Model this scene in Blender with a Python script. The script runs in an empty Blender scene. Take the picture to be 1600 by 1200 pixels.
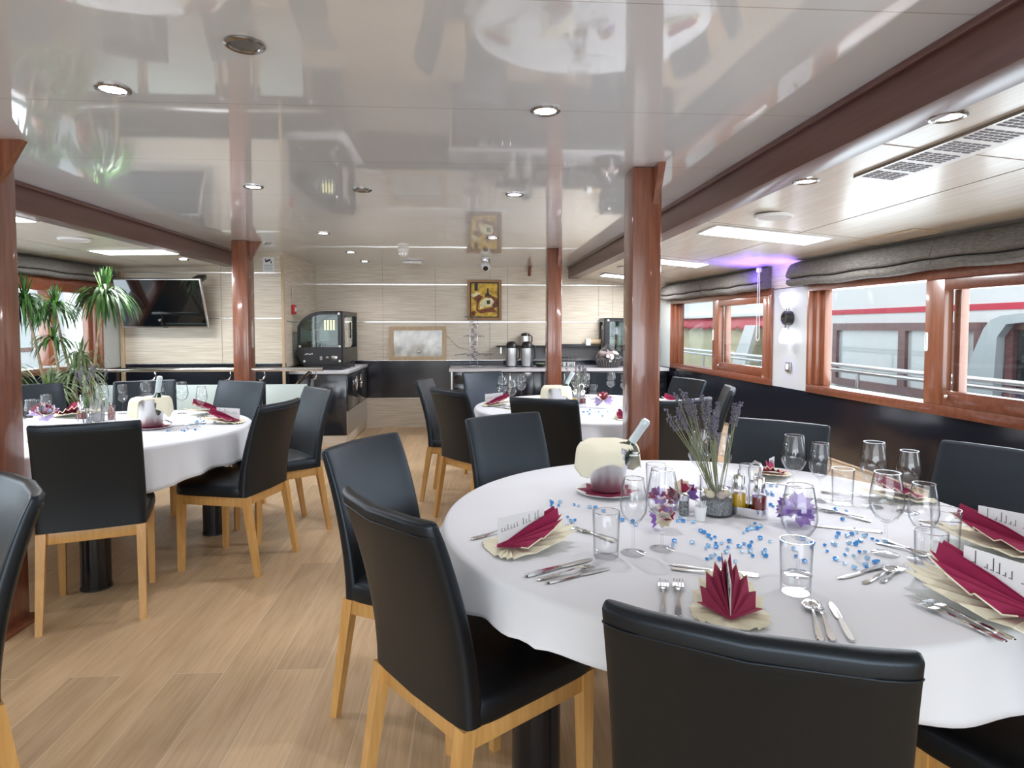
import bpy, bmesh, math, random
from math import sin, cos, pi, radians, atan2, sqrt
from mathutils import Vector, Matrix

# ------------------------------------------------------------------ camera, sky, light, exposure
SC = bpy.context.scene
COL = SC.collection
SC.view_settings.view_transform = 'Standard'
SC.view_settings.look = 'None'
SC.view_settings.gamma = 1
SC.view_settings.use_curve_mapping = False
SC.view_settings.exposure = 0.8
SC.cycles.max_bounces = 10
SC.cycles.diffuse_bounces = 4
SC.cycles.glossy_bounces = 4
SC.cycles.transmission_bounces = 6
SC.cycles.transparent_max_bounces = 24
SC.cycles.sample_clamp_indirect = 4
SC.cycles.caustics_reflective = False
SC.cycles.caustics_refractive = False
SC.cycles.use_denoising = True

EYE = 1.40
cam_d = bpy.data.cameras.new('camera')
cam_d.sensor_width = 36; cam_d.lens = 36 * 1000 / 1600
cam_d.shift_y = -44 / 1600
cam = bpy.data.objects.new('camera', cam_d); COL.objects.link(cam)
cam.location = (0, 0, EYE)
cam.rotation_euler = (radians(90) - math.atan(46 / 1000), 0, -math.atan(65 / 1000))
SC.camera = cam

W = bpy.data.worlds.new('sky'); SC.world = W; W.use_nodes = True
_bg = W.node_tree.nodes['Background']
_bg.inputs[0].default_value = (0.86, 0.93, 1.0, 1); _bg.inputs[1].default_value = 1.3

def area(name, loc, rot, sx, sy, power, color=(1, 1, 1)):
    l = bpy.data.lights.new(name, 'AREA'); l.shape = 'RECTANGLE'; l.size = sx; l.size_y = sy
    l.energy = power; l.color = color
    o = bpy.data.objects.new(name, l); COL.objects.link(o); o.location = loc; o.rotation_euler = rot
    return o
# daylight entering through the glazed stern end of the saloon, and through the side windows
area('stern_daylight', (-0.6, -3.3, 1.35), (radians(90), 0, 0), 6.0, 1.7, 105, (0.88, 0.94, 1.0))
area('port_daylight', (-4.35, 3.9, 1.32), (0, radians(-90), 0), 0.8, 5.6, 60, (0.82, 0.91, 1.0))
area('starboard_daylight', (3.0, 4.0, 1.32), (0, radians(90), 0), 0.8, 5.6, 60, (0.82, 0.91, 1.0))

# ------------------------------------------------------------------ materials
def nmat(name):
    m = bpy.data.materials.new(name); m.use_nodes = True
    return m, m.node_tree.nodes, m.node_tree.links, m.node_tree.nodes['Principled BSDF']

def mat(name, col, rough=.5, metal=0., coat=0., bump=0., bscale=80., var=0., vscale=6., emit=0., ecol=None, spec=.5, coatr=.04, alpha=1.):
    m, n, l, p = nmat(name)
    p.inputs['Base Color'].default_value = (*col, 1)
    p.inputs['Roughness'].default_value = rough; p.inputs['Metallic'].default_value = metal
    p.inputs['Coat Weight'].default_value = coat; p.inputs['Coat Roughness'].default_value = coatr
    p.inputs['Specular IOR Level'].default_value = spec
    if emit:
        p.inputs['Emission Color'].default_value = (*(ecol or col), 1); p.inputs['Emission Strength'].default_value = emit
    tc = n.new('ShaderNodeTexCoord')
    if var:
        t = n.new('ShaderNodeTexNoise'); t.inputs['Scale'].default_value = vscale; t.inputs['Detail'].default_value = 4
        l.new(tc.outputs['Object'], t.inputs['Vector'])
        r = n.new('ShaderNodeValToRGB'); l.new(t.outputs['Fac'], r.inputs[0])
        r.color_ramp.elements[0].position = .3; r.color_ramp.elements[1].position = .7
        r.color_ramp.elements[0].color = (*[c * (1 - var) for c in col], 1)
        r.color_ramp.elements[1].color = (*[min(1, c * (1 + var)) for c in col], 1)
        l.new(r.outputs[0], p.inputs['Base Color'])
    if bump:
        t = n.new('ShaderNodeTexNoise'); t.inputs['Scale'].default_value = bscale; t.inputs['Detail'].default_value = 3
        l.new(tc.outputs['Object'], t.inputs['Vector'])
        b = n.new('ShaderNodeBump'); b.inputs['Strength'].default_value = bump; b.inputs['Distance'].default_value = .004
        l.new(t.outputs['Fac'], b.inputs['Height']); l.new(b.outputs[0], p.inputs['Normal'])
    return m

def grain(name, c1, c2, sc=(1, 1, 1), rough=.4, coat=0., nscale=4., pos=(.3, .7), coatr=.05, bump=0., detail=6):
    """streaky wood or laminate: noise squeezed along one axis (object coordinates)"""
    m, n, l, p = nmat(name)
    tc = n.new('ShaderNodeTexCoord'); mp = n.new('ShaderNodeMapping'); mp.inputs['Scale'].default_value = sc
    l.new(tc.outputs['Object'], mp.inputs[0])
    t = n.new('ShaderNodeTexNoise'); t.inputs['Scale'].default_value = nscale; t.inputs['Detail'].default_value = detail
    t.inputs['Roughness'].default_value = .6; t.inputs['Distortion'].default_value = .4
    l.new(mp.outputs[0], t.inputs['Vector'])
    r = n.new('ShaderNodeValToRGB'); l.new(t.outputs['Fac'], r.inputs[0])
    r.color_ramp.elements[0].position = pos[0]; r.color_ramp.elements[1].position = pos[1]
    r.color_ramp.elements[0].color = (*c1, 1); r.color_ramp.elements[1].color = (*c2, 1)
    l.new(r.outputs[0], p.inputs['Base Color'])
    p.inputs['Roughness'].default_value = rough; p.inputs['Coat Weight'].default_value = coat
    p.inputs['Coat Roughness'].default_value = coatr
    if bump:
        b = n.new('ShaderNodeBump'); b.inputs['Strength'].default_value = bump; b.inputs['Distance'].default_value = .002
        l.new(t.outputs['Fac'], b.inputs['Height']); l.new(b.outputs[0], p.inputs['Normal'])
    return m

def glassy(name, tint=(.97, .98, .98), edge=(.45, .48, .52), rough=.0, boost=1.6, pw_=3.0):
    m = bpy.data.materials.new(name); m.use_nodes = True
    n = m.node_tree.nodes; l = m.node_tree.links
    for x in list(n):
        if x.type == 'BSDF_PRINCIPLED': n.remove(x)
    out = n['Material Output']
    tr = n.new('ShaderNodeBsdfTransparent'); gl = n.new('ShaderNodeBsdfGlossy'); gl.inputs['Roughness'].default_value = rough
    lw = n.new('ShaderNodeLayerWeight'); lw.inputs[0].default_value = .5
    pw = n.new('ShaderNodeMath'); pw.operation = 'POWER'; pw.inputs[1].default_value = pw_
    l.new(lw.outputs['Facing'], pw.inputs[0])
    mx = n.new('ShaderNodeMix'); mx.data_type = 'RGBA'
    mx.inputs[6].default_value = (*tint, 1); mx.inputs[7].default_value = (*edge, 1)
    l.new(pw.outputs[0], mx.inputs[0]); l.new(mx.outputs[2], tr.inputs[0])
    f5 = n.new('ShaderNodeMath'); f5.operation = 'POWER'; f5.inputs[1].default_value = 5.0; l.new(lw.outputs['Facing'], f5.inputs[0])
    mu = n.new('ShaderNodeMath'); mu.operation = 'MULTIPLY_ADD'; mu.inputs[1].default_value = .9; mu.inputs[2].default_value = .04 * boost; mu.use_clamp = True
    l.new(f5.outputs[0], mu.inputs[0])
    sh = n.new('ShaderNodeMixShader'); l.new(mu.outputs[0], sh.inputs[0]); l.new(tr.outputs[0], sh.inputs[1]); l.new(gl.outputs[0], sh.inputs[2])
    l.new(sh.outputs[0], out.inputs[0])
    return m

def mat_floor():
    m, n, l, p = nmat('oak_planks')
    tc = n.new('ShaderNodeTexCoord'); mp = n.new('ShaderNodeMapping'); mp.inputs['Rotation'].default_value = (0, 0, radians(90))
    l.new(tc.outputs['Object'], mp.inputs[0])
    br = n.new('ShaderNodeTexBrick'); br.offset = .37; br.offset_frequency = 2
    for k, v in (('Scale', 1.), ('Mortar Size', .0016), ('Mortar Smooth', .1), ('Bias', 0.), ('Brick Width', 1.9), ('Row Height', .2)): br.inputs[k].default_value = v
    br.inputs['Color1'].default_value = (0, 0, 0, 1); br.inputs['Color2'].default_value = (1, 1, 1, 1); br.inputs['Mortar'].default_value = (.5, .5, .5, 1)
    l.new(mp.outputs[0], br.inputs['Vector'])
    ofs = n.new('ShaderNodeVectorMath'); ofs.operation = 'MULTIPLY_ADD'; ofs.inputs[1].default_value = (5, 9, 3)
    l.new(br.outputs['Color'], ofs.inputs[0]); l.new(tc.outputs['Object'], ofs.inputs[2])
    def tex(sc, s, det, dist):
        q = n.new('ShaderNodeMapping'); q.inputs['Scale'].default_value = sc; l.new(ofs.outputs[0], q.inputs[0])
        t = n.new('ShaderNodeTexNoise'); t.inputs['Scale'].default_value = s; t.inputs['Detail'].default_value = det; t.inputs['Distortion'].default_value = dist
        l.new(q.outputs[0], t.inputs['Vector']); return t
    g1 = tex((5, .55, 1), 3.0, 9, 1.6); g2 = tex((38, 1.3, 1), 3., 5, .2); g3 = tex((1.6, .8, 1), 1.3, 2, 0)
    add = n.new('ShaderNodeMath'); add.operation = 'MULTIPLY_ADD'; add.inputs[1].default_value = .55; l.new(g1.outputs['Fac'], add.inputs[0])
    a2 = n.new('ShaderNodeMath'); a2.operation = 'MULTIPLY'; a2.inputs[1].default_value = .45; l.new(g2.outputs['Fac'], a2.inputs[0]); l.new(a2.outputs[0], add.inputs[2])
    r = n.new('ShaderNodeValToRGB'); l.new(add.outputs[0], r.inputs[0])
    e = r.color_ramp.elements; e[0].position = .34; e[0].color = (.42, .282, .155, 1); e[1].position = .66; e[1].color = (.56, .40, .24, 1)
    k = e.new(.5); k.color = (.50, .345, .198, 1)
    hs = n.new('ShaderNodeHueSaturation')
    v = n.new('ShaderNodeMath'); v.operation = 'MULTIPLY_ADD'; v.inputs[1].default_value = .28; v.inputs[2].default_value = .90
    l.new(br.outputs['Color'], v.inputs[0]); 
    v2 = n.new('ShaderNodeMath'); v2.operation = 'MULTIPLY_ADD'; v2.inputs[1].default_value = .3; l.new(g3.outputs['Fac'], v2.inputs[0])
    v3 = n.new('ShaderNodeMath'); v3.operation = 'SUBTRACT'; v3.inputs[1].default_value = .15; l.new(v.outputs[0], v3.inputs[0]); l.new(v3.outputs[0], v2.inputs[2])
    l.new(v2.outputs[0], hs.inputs['Value']); l.new(r.outputs[0], hs.inputs['Color'])
    # knots
    vk = n.new('ShaderNodeTexVoronoi'); vk.inputs['Scale'].default_value = 1.7; vk.inputs['Randomness'].default_value = 1
    q = n.new('ShaderNodeMapping'); q.inputs['Scale'].default_value = (1.3, .8, 1); l.new(tc.outputs['Object'], q.inputs[0]); l.new(q.outputs[0], vk.inputs['Vector'])
    kr = n.new('ShaderNodeValToRGB'); kr.color_ramp.elements[0].position = .012; kr.color_ramp.elements[0].color = (.45, .36, .28, 1)
    kr.color_ramp.elements[1].position = .045; kr.color_ramp.elements[1].color = (1, 1, 1, 1); l.new(vk.outputs['Distance'], kr.inputs[0])
    mk = n.new('ShaderNodeMix'); mk.data_type = 'RGBA'; mk.blend_type = 'MULTIPLY'; mk.inputs[0].default_value = .8
    l.new(hs.outputs[0], mk.inputs[6]); l.new(kr.outputs[0], mk.inputs[7])
    mx = n.new('ShaderNodeMix'); mx.data_type = 'RGBA'; l.new(br.outputs['Fac'], mx.inputs[0]); l.new(mk.outputs[2], mx.inputs[6]); mx.inputs[7].default_value = (.62, .50, .34, 1)
    l.new(mx.outputs[2], p.inputs['Base Color'])
    p.inputs['Roughness'].default_value = .42; p.inputs['Specular IOR Level'].default_value = .45
    b = n.new('ShaderNodeBump'); b.inputs['Strength'].default_value = .12; b.inputs['Distance'].default_value = .002
    l.new(add.outputs[0], b.inputs['Height']); l.new(b.outputs[0], p.inputs['Normal'])
    return m

def mat_panels(name, c1, c2, rough, coat, coatr, grain_sc, joints, jaxis, jcol, jw=.004, nscale=3., wob=0.):
    """board with fine grain and thin joints every «joints» metres along one axis"""
    m, n, l, p = nmat(name)
    tc = n.new('ShaderNodeTexCoord'); mp = n.new('ShaderNodeMapping'); mp.inputs['Scale'].default_value = grain_sc
    l.new(tc.outputs['Object'], mp.inputs[0])
    t = n.new('ShaderNodeTexNoise'); t.inputs['Scale'].default_value = nscale; t.inputs['Detail'].default_value = 7; t.inputs['Distortion'].default_value = .3
    l.new(mp.outputs[0], t.inputs['Vector'])
    r = n.new('ShaderNodeValToRGB'); l.new(t.outputs['Fac'], r.inputs[0])
    r.color_ramp.elements[0].position = .35; r.color_ramp.elements[1].position = .62
    r.color_ramp.elements[0].color = (*c1, 1); r.color_ramp.elements[1].color = (*c2, 1)
    col = r.outputs[0]
    if joints:
        sp = n.new('ShaderNodeSeparateXYZ'); l.new(tc.outputs['Object'], sp.inputs[0])
        a = n.new('ShaderNodeMath'); a.operation = 'MODULO'; a.inputs[1].default_value = joints
        ad = n.new('ShaderNodeMath'); ad.operation = 'ADD'; ad.inputs[1].default_value = 100 * joints; l.new(sp.outputs[jaxis], ad.inputs[0]); l.new(ad.outputs[0], a.inputs[0])
        c = n.new('ShaderNodeMath'); c.operation = 'LESS_THAN'; c.inputs[1].default_value = jw; l.new(a.outputs[0], c.inputs[0])
        mx = n.new('ShaderNodeMix'); mx.data_type = 'RGBA'; l.new(c.outputs[0], mx.inputs[0]); l.new(col, mx.inputs[6]); mx.inputs[7].default_value = (*jcol, 1)
        col = mx.outputs[2]
    l.new(col, p.inputs['Base Color'])
    if wob:
        t2 = n.new('ShaderNodeTexNoise'); t2.inputs['Scale'].default_value = 1.6; t2.inputs['Detail'].default_value = 1
        l.new(tc.outputs['Object'], t2.inputs['Vector'])
        b = n.new('ShaderNodeBump'); b.inputs['Strength'].default_value = wob; b.inputs['Distance'].default_value = .02
        l.new(t2.outputs['Fac'], b.inputs['Height']); l.new(b.outputs[0], p.inputs['Coat Normal'])
    p.inputs['Roughness'].default_value = rough; p.inputs['Coat Weight'].default_value = coat; p.inputs['Coat Roughness'].default_value = coatr
    p.inputs['Coat IOR'].default_value = 1.7
    return m

M = {}
M['floor'] = mat_floor()
M['ceiling'] = mat_panels('gloss_white_ceiling', (.70, .725, .75), (.72, .745, .77), .35, 1., .035, (1, 1, 1), .83, 'Y', (.38, .36, .33), .004, 3., .05)
M['side_ceiling'] = mat_panels('satin_cream_ceiling', (.58, .52, .44), (.66, .61, .54), .42, .3, .18, (22, 1, 1), .0, 'Y', (.3, .27, .23), .004, 2.)
M['ceiling_joint'] = mat('ceiling_joint', (.33, .29, .25), .6)
M['wall_cream'] = mat_panels('cream_grain_laminate', (.54, .46, .355), (.72, .655, .55), .45, .15, .2, (1.2, 1.2, 46), 0, 'X', (.45, .4, .32), .004, 2.2)
M['wall_white'] = mat('white_panel', (.50, .53, .53), .4, coat=.2, coatr=.15)
M['wall_black'] = mat('gloss_black_laminate', (.009, .011, .018), .16, coat=.3, coatr=.1, spec=.6)
M['alu'] = mat('aluminium_strip', (.88, .87, .85), .22, metal=.8)
M['mahogany'] = grain('varnished_mahogany', (.125, .034, .016), (.250, .085, .040), (14, 14, .8), .32, .7, 3.0, (.3, .7), .08)
M['mahogany_y'] = grain('varnished_mahogany_lengthwise', (.085, .032, .026), (.125, .050, .040), (14, .8, 14), .38, .25, 3.0, (.3, .7), .2)
M['window_wood'] = grain('window_mahogany', (.125, .034, .017), (.22, .072, .036), (9, .9, 9), .34, .5, 3.0, (.3, .7), .1)
M['window_wood_v'] = grain('window_mahogany_upright', (.16, .048, .022), (.29, .105, .052), (9, 9, .9), .34, .5, 3.0, (.3, .7), .1)
M['chair_wood'] = grain('honey_beech', (.50, .265, .075), (.64, .37, .13), (16, 16, 1.2), .42, .2, 3.0, (.3, .7), .15)
M['leather'] = mat('black_leather', (.0022, .0026, .004), .42, bump=.08, bscale=420., spec=.6)
M['leather'].node_tree.nodes['Principled BSDF'].inputs['Specular Tint'].default_value = (.72, .86, 1.0, 1)
M['cloth'] = mat('white_damask', (.76, .78, .82), .85, bump=.05, bscale=240.)
M['cream_cloth'] = mat('cream_napkin_cloth', (.80, .765, .60), .85, bump=.1, bscale=160.)
M['maroon'] = mat('maroon_paper', (.30, .012, .07), .75, var=.08, vscale=30)
M['cream_paper'] = mat('cream_paper', (.84, .80, .62), .8)
M['pink_paper'] = mat('pink_paper', (.55, .055, .16), .75)
M['purple'] = mat('purple_paper', (.27, .14, .50), .75, var=.35, vscale=40)
M['lilac'] = mat('lilac_organza', (.52, .42, .70), .7, var=.2, vscale=30)
M['card'] = mat('white_card', (.80, .82, .84), .6)
M['ink'] = mat('dark_ink', (.05, .05, .08), .6)
M['glass'] = glassy('drinking_glass', tint=(.99, .992, .995), edge=(.22, .25, .30), boost=1.1, pw_=4.5)
M['pane'] = glassy('window_glass', tint=(.97, .985, .98), edge=(.85, .9, .9), boost=1.0)
M['case_glass'] = glassy('display_glass', tint=(.72, .80, .78), edge=(.4, .5, .5), boost=2.4)
M['frost'] = mat('frosted_glass', (.52, .62, .61), .3, coat=.4, coatr=.1)
M['hatch_glass'] = mat('frosted_hatch_glass', (.46, .45, .40), .25, coat=.8, coatr=.05, var=.4, vscale=9)
M['steel'] = mat('polished_steel', (.78, .79, .81), .12, metal=1.)
M['steel_satin'] = mat('satin_steel', (.66, .66, .67), .30, metal=1.)
M['bucket_steel'] = mat('brushed_bucket_steel', (.78, .79, .81), .38, metal=1.)
M['bottle_glass'] = mat('dark_green_bottle', (.012, .03, .014), .06, coat=1.)
M['black_plastic'] = mat('black_plastic', (.012, .012, .014), .35)
M['black_table_leg'] = mat('black_lacquer', (.008, .008, .01), .2)
M['white_plastic'] = mat('white_plastic', (.80, .80, .80), .4)
M['red'] = mat('red_plastic', (.55, .02, .02), .4)
M['screen'] = mat('tv_screen', (.004, .005, .006), .06, coat=1., coatr=.02)
M['blind'] = grain('grey_linen_blind', (.082, .074, .066), (.170, .158, .145), (3, 3, 14), .9, 0, 9., (.3, .7), .1, .3)
M['worktop'] = mat('grey_worktop', (.30, .30, .33), .3, coat=.3, coatr=.1)
M['worktop_edge'] = mat('pale_worktop_edge', (.62, .63, .68), .35)
M['frame_oak'] = grain('pale_oak', (.46, .34, .21), (.60, .46, .30), (10, 2, 2), .5)
M['leaf'] = mat('leaf_green', (.03, .095, .014), .45, var=.5, vscale=18)
M['leaf_light'] = mat('leaf_light', (.10, .23, .03), .45, var=.3, vscale=14)
M['leaf_pale'] = mat('leaf_variegated', (.20, .27, .14), .5, var=.55, vscale=24)
M['bark'] = mat('plant_stem', (.36, .27, .17), .8, var=.3, vscale=30)
M['pot'] = mat('dark_pot', (.03, .03, .035), .4)
M['blue_bead'] = mat('blue_crystal', (.02, .28, .72), .08, coat=1.)
M['pale_bead'] = mat('pale_crystal', (.32, .56, .80), .08, coat=1.)
M['lavender'] = mat('dried_lavender', (.13, .115, .155), .9, var=.4, vscale=90)
M['stem_green'] = mat('dried_stem', (.20, .22, .12), .8)
M['gravel'] = mat('grey_gravel', (.20, .22, .23), .7, var=.75, vscale=170, bump=.8, bscale=200)
M['pebble'] = mat('cream_pebble', (.66, .60, .42), .6, var=.15, vscale=40)
M['shell'] = mat('pink_shell', (.50, .40, .36), .6, var=.25, vscale=50)
M['vinegar'] = mat('dark_vinegar', (.16, .012, .008), .08, coat=1.)
M['oil'] = mat('olive_oil', (.62, .38, .02), .08, coat=1.)
M['led'] = mat('led_panel', (1, 1, 1), .5, emit=5.5, ecol=(.95, .97, 1))
M['lamp'] = mat('downlight_glow', (1, 1, 1), .5, emit=16., ecol=(.86, .84, 1))
M['lamp_off'] = mat('unlit_bulb', (.25, .24, .22), .15, metal=.5)
M['lamp_rim'] = mat('downlight_rim', (.30, .28, .26), .25, metal=1.)
M['violet_lamp'] = mat('violet_lamp', (1, 1, 1), .5, emit=2.2, ecol=(.80, .78, 1))
M['ship_white'] = mat('ship_white_paint', (.80, .82, .83), .5)
M['ship_red'] = mat('ship_red_paint', (.62, .035, .075), .5)
M['ship_frame'] = grain('ship_window_wood', (.13, .055, .060), (.22, .10, .10), (6, 1, 6), .4, .3)
M['ship_glass'] = mat('ship_window_glass', (.62, .68, .69), .1, coat=1., coatr=.02)
M['ship_dark'] = mat('ship_dark_glass', (.02, .03, .035), .1, coat=1.)
M['ship_grey'] = mat('ship_grey_paint', (.52, .58, .61), .5)
M['canvas_cream'] = mat('cream_canvas', (.66, .60, .40), .8, var=.1, vscale=3)
M['deck'] = mat('deck_paint', (.45, .47, .48), .7)
M['water'] = mat('river_water', (.06, .09, .09), .12)
M['mat_grey'] = mat('grey_floor_mat', (.20, .18, .16), .9, bump=.4)
M['gold'] = mat('gilt_frame', (.15, .07, .025), .35, metal=.5)
M['wicker'] = mat('grey_wicker', (.075, .07, .07), .8, var=.4, vscale=60, bump=.8, bscale=120)
M['cello'] = glassy('cellophane', tint=(.85, .85, .9), edge=(.4, .4, .5), rough=.12, boost=5.)
M['label_paper'] = mat('label_paper', (.78, .76, .70), .7)
M['bread'] = mat('bread', (.55, .34, .16), .8)
M['crystal'] = glassy('cut_crystal', tint=(.80, .82, .90), edge=(.2, .2, .3), boost=4.)
M['bottle_foil'] = mat('pale_bottle_foil', (.56, .64, .66), .4, metal=.2)
M['p_yellow'] = mat('paint_ochre', (.62, .40, .06), .6, var=.45, vscale=14)
M['p_brown'] = mat('paint_umber', (.17, .05, .02), .6, var=.6, vscale=20)
M['p_dark'] = mat('paint_dark', (.03, .035, .03), .6)
M['p_cream'] = mat('paint_cream', (.75, .70, .42), .6, var=.3, vscale=30)

# ------------------------------------------------------------------ mesh builder
class MB:
    def __init__(s): s.v = []; s.f = []; s.mi = []; s.m = 0; s.T = Matrix.Identity(4)
    def add(s, vs, fs):
        b = len(s.v); s.v += [tuple(s.T @ Vector(v)) for v in vs]
        for f in fs: s.f.append([b + i for i in f]); s.mi.append(s.m)
        return s
    def box(s, c, d, bev=0., R=None, seg=2, taper=None):
        bm = bmesh.new(); bmesh.ops.create_cube(bm, size=1)
        for v in bm.verts:
            k = 1.
            if taper is not None and v.co.z > 0: k = taper
            v.co = Vector((v.co.x * d[0] * k, v.co.y * d[1] * k, v.co.z * d[2]))
        if bev: bmesh.ops.bevel(bm, geom=bm.edges[:] + bm.verts[:], offset=bev, segments=seg, affect='EDGES', profile=.5)
        T = Matrix.Translation(c) @ (R.to_4x4() if R is not None else Matrix.Identity(4))
        bm.verts.index_update()
        s.add([T @ v.co for v in bm.verts], [[v.index for v in f.verts] for f in bm.faces]); bm.free(); return s
    def hexa(s, bot, top):
        """eight corners: four bottom, four top, both counter-clockwise from above"""
        return s.add(list(bot) + list(top), [[3, 2, 1, 0], [4, 5, 6, 7], [0, 1, 5, 4], [1, 2, 6, 5], [2, 3, 7, 6], [3, 0, 4, 7]])
    def bar(s, a, b, w, h, w2=None, h2=None):
        a = Vector(a); b = Vector(b); d = (b - a).normalized()
        up = Vector((0, 0, 1)) if abs(d.z) < .9 else Vector((0, 1, 0))
        x = d.cross(up).normalized(); y = x.cross(d).normalized(); w2 = w2 or w; h2 = h2 or h
        c = lambda p, ww, hh: [p - x * ww / 2 - y * hh / 2, p + x * ww / 2 - y * hh / 2, p + x * ww / 2 + y * hh / 2, p - x * ww / 2 + y * hh / 2]
        return s.add(c(a, w, h) + c(b, w2, h2), [[3, 2, 1, 0], [4, 5, 6, 7], [0, 1, 5, 4], [1, 2, 6, 5], [2, 3, 7, 6], [3, 0, 4, 7]])
    def tube(s, pts, r, seg=8, caps=True):
        pts = [Vector(p) for p in pts]; n = len(pts); rs = r if isinstance(r, (list, tuple)) else [r] * n
        vs = []; fs = []; prev = None
        for i, p in enumerate(pts):
            d = (pts[min(i + 1, n - 1)] - pts[max(i - 1, 0)])
            d = d.normalized() if d.length > 1e-9 else Vector((0, 0, 1))
            if prev is None:
                x = d.cross(Vector((0, 0, 1)))
                if x.length < .1: x = d.cross(Vector((1, 0, 0)))
            else: x = prev - d * prev.dot(d)
            x.normalize(); prev = x; y = d.cross(x)
            for k in range(seg):
                a = 2 * pi * k / seg; vs.append(p + (x * cos(a) + y * sin(a)) * rs[i])
        for i in range(n - 1):
            for k in range(seg):
                k2 = (k + 1) % seg; fs.append([i * seg + k, i * seg + k2, (i + 1) * seg + k2, (i + 1) * seg + k])
        if caps: fs.append(list(range(seg))[::-1]); fs.append([(n - 1) * seg + k for k in range(seg)])
        return s.add(vs, fs)
    def lathe(s, prof, seg=24, c=(0, 0, 0)):
        vs = []; fs = []; idx = []
        for r, z in prof:
            if r < 1e-5: idx.append([len(vs)] * seg); vs.append((c[0], c[1], c[2] + z))
            else:
                idx.append([len(vs) + k for k in range(seg)])
                for k in range(seg):
                    a = 2 * pi * k / seg; vs.append((c[0] + r * cos(a), c[1] + r * sin(a), c[2] + z))
        for i in range(len(prof) - 1):
            for k in range(seg):
                k2 = (k + 1) % seg; q = [idx[i][k], idx[i][k2], idx[i + 1][k2], idx[i + 1][k]]; u = []
                for t in q:
                    if t not in u: u.append(t)
                if len(u) > 2: fs.append(u)
        return s.add(vs, fs)
    def prism(s, poly, z0, z1, plane='xy'):
        f = {'xy': lambda a, b, c: (a, b, c), 'xz': lambda a, b, c: (a, c, b), 'yz': lambda a, b, c: (c, a, b)}[plane]
        n = len(poly); vs = [f(a, b, z0) for a, b in poly] + [f(a, b, z1) for a, b in poly]
        fs = [list(range(n))[::-1], list(range(n, 2 * n))] + [[i, (i + 1) % n, n + (i + 1) % n, n + i] for i in range(n)]
        return s.add(vs, fs)
    def ring(s, outer, inner, z0, z1, plane='xz'):
        f = {'xy': lambda a, b, c: (a, b, c), 'xz': lambda a, b, c: (a, c, b), 'yz': lambda a, b, c: (c, a, b)}[plane]
        n = len(outer)
        vs = [f(*p, z0) for p in outer] + [f(*p, z0) for p in inner] + [f(*p, z1) for p in outer] + [f(*p, z1) for p in inner]
        fs = []
        for i in range(n):
            j = (i + 1) % n
            fs += [[i, j, n + j, n + i], [2 * n + i, 3 * n + i, 3 * n + j, 2 * n + j], [i, 2 * n + i, 2 * n + j, j], [n + i, n + j, 3 * n + j, 3 * n + i]]
        return s.add(vs, fs)
    def grid(s, fn, nu, nv, wrap=False):
        vs = [fn(i / (nu if wrap else nu - 1), j / (nv - 1)) for j in range(nv) for i in range(nu)]
        fs = []
        for j in range(nv - 1):
            for i in range(nu if wrap else nu - 1):
                i2 = (i + 1) % nu; fs.append([j * nu + i, j * nu + i2, (j + 1) * nu + i2, (j + 1) * nu + i])
        return s.add(vs, fs)
    def ico(s, c, r, sub=1, sc=(1, 1, 1)):
        bm = bmesh.new(); bmesh.ops.create_icosphere(bm, subdivisions=sub, radius=r); bm.verts.index_update()
        s.add([Vector(c) + Vector((v.co.x * sc[0], v.co.y * sc[1], v.co.z * sc[2])) for v in bm.verts], [[v.index for v in f.verts] for f in bm.faces]); bm.free(); return s
    def build(s, name, m, parent=None, smooth=True, angle=38, solid=0., sub=0, loc=None):
        me = bpy.data.meshes.new(name); me.from_pydata(s.v, [], s.f)
        ms = m if isinstance(m, (list, tuple)) else [m]
        for x in ms: me.materials.append(x if not isinstance(x, str) else M[x])
        if len(ms) > 1: me.polygons.foreach_set('material_index', s.mi)
        bm = bmesh.new(); bm.from_mesh(me); bmesh.ops.recalc_face_normals(bm, faces=bm.faces); bm.to_mesh(me); bm.free()
        if smooth: me.shade_smooth(); me.set_sharp_from_angle(angle=radians(angle))
        me.update()
        o = bpy.data.objects.new(name, me); COL.objects.link(o)
        if parent is not None: o.parent = parent
        if loc is not None: o.location = loc
        if solid:
            q = o.modifiers.new('solid', 'SOLIDIFY'); q.thickness = solid; q.offset = 0
        if sub:
            q = o.modifiers.new('sub', 'SUBSURF'); q.levels = sub; q.render_levels = sub
        return o

def thing(name, label=None, cat=None, loc=(0, 0, 0), rz=0., group=None):
    o = bpy.data.objects.new(name, None); COL.objects.link(o); o.location = loc; o.rotation_euler = (0, 0, rz)
    return tag(o, label, cat, group)
def tag(o, label=None, cat=None, group=None, kind=None):
    if label: o['label'] = label
    if cat: o['category'] = cat
    if group: o['group'] = group
    if kind: o['kind'] = kind
    return o
def struct(o): o['kind'] = 'structure'; return o
def copy_tree(o, parent=None):
    c = o.copy(); COL.objects.link(c)
    if parent is not None: c.parent = parent
    for ch in list(o.children):
        if ch is not c: copy_tree(ch, c)
    return c
class Proto:
    """one built thing: the first placing moves it, the later ones copy it"""
    def __init__(s, o): s.o = o; s.used = False
    def put(s, loc, rz=0., label=None, group=None, rot=None, scale=None):
        c = copy_tree(s.o) if s.used else s.o; s.used = True
        c.location = loc; c.rotation_euler = rot if rot is not None else (0, 0, rz)
        if label: c['label'] = label
        if group: c['group'] = group
        if scale: c.scale = (scale,) * 3 if not isinstance(scale, tuple) else scale
        return c
def face(fx, fy): return atan2(-fx, fy)      # rotation that turns local +Y onto (fx, fy)

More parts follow.
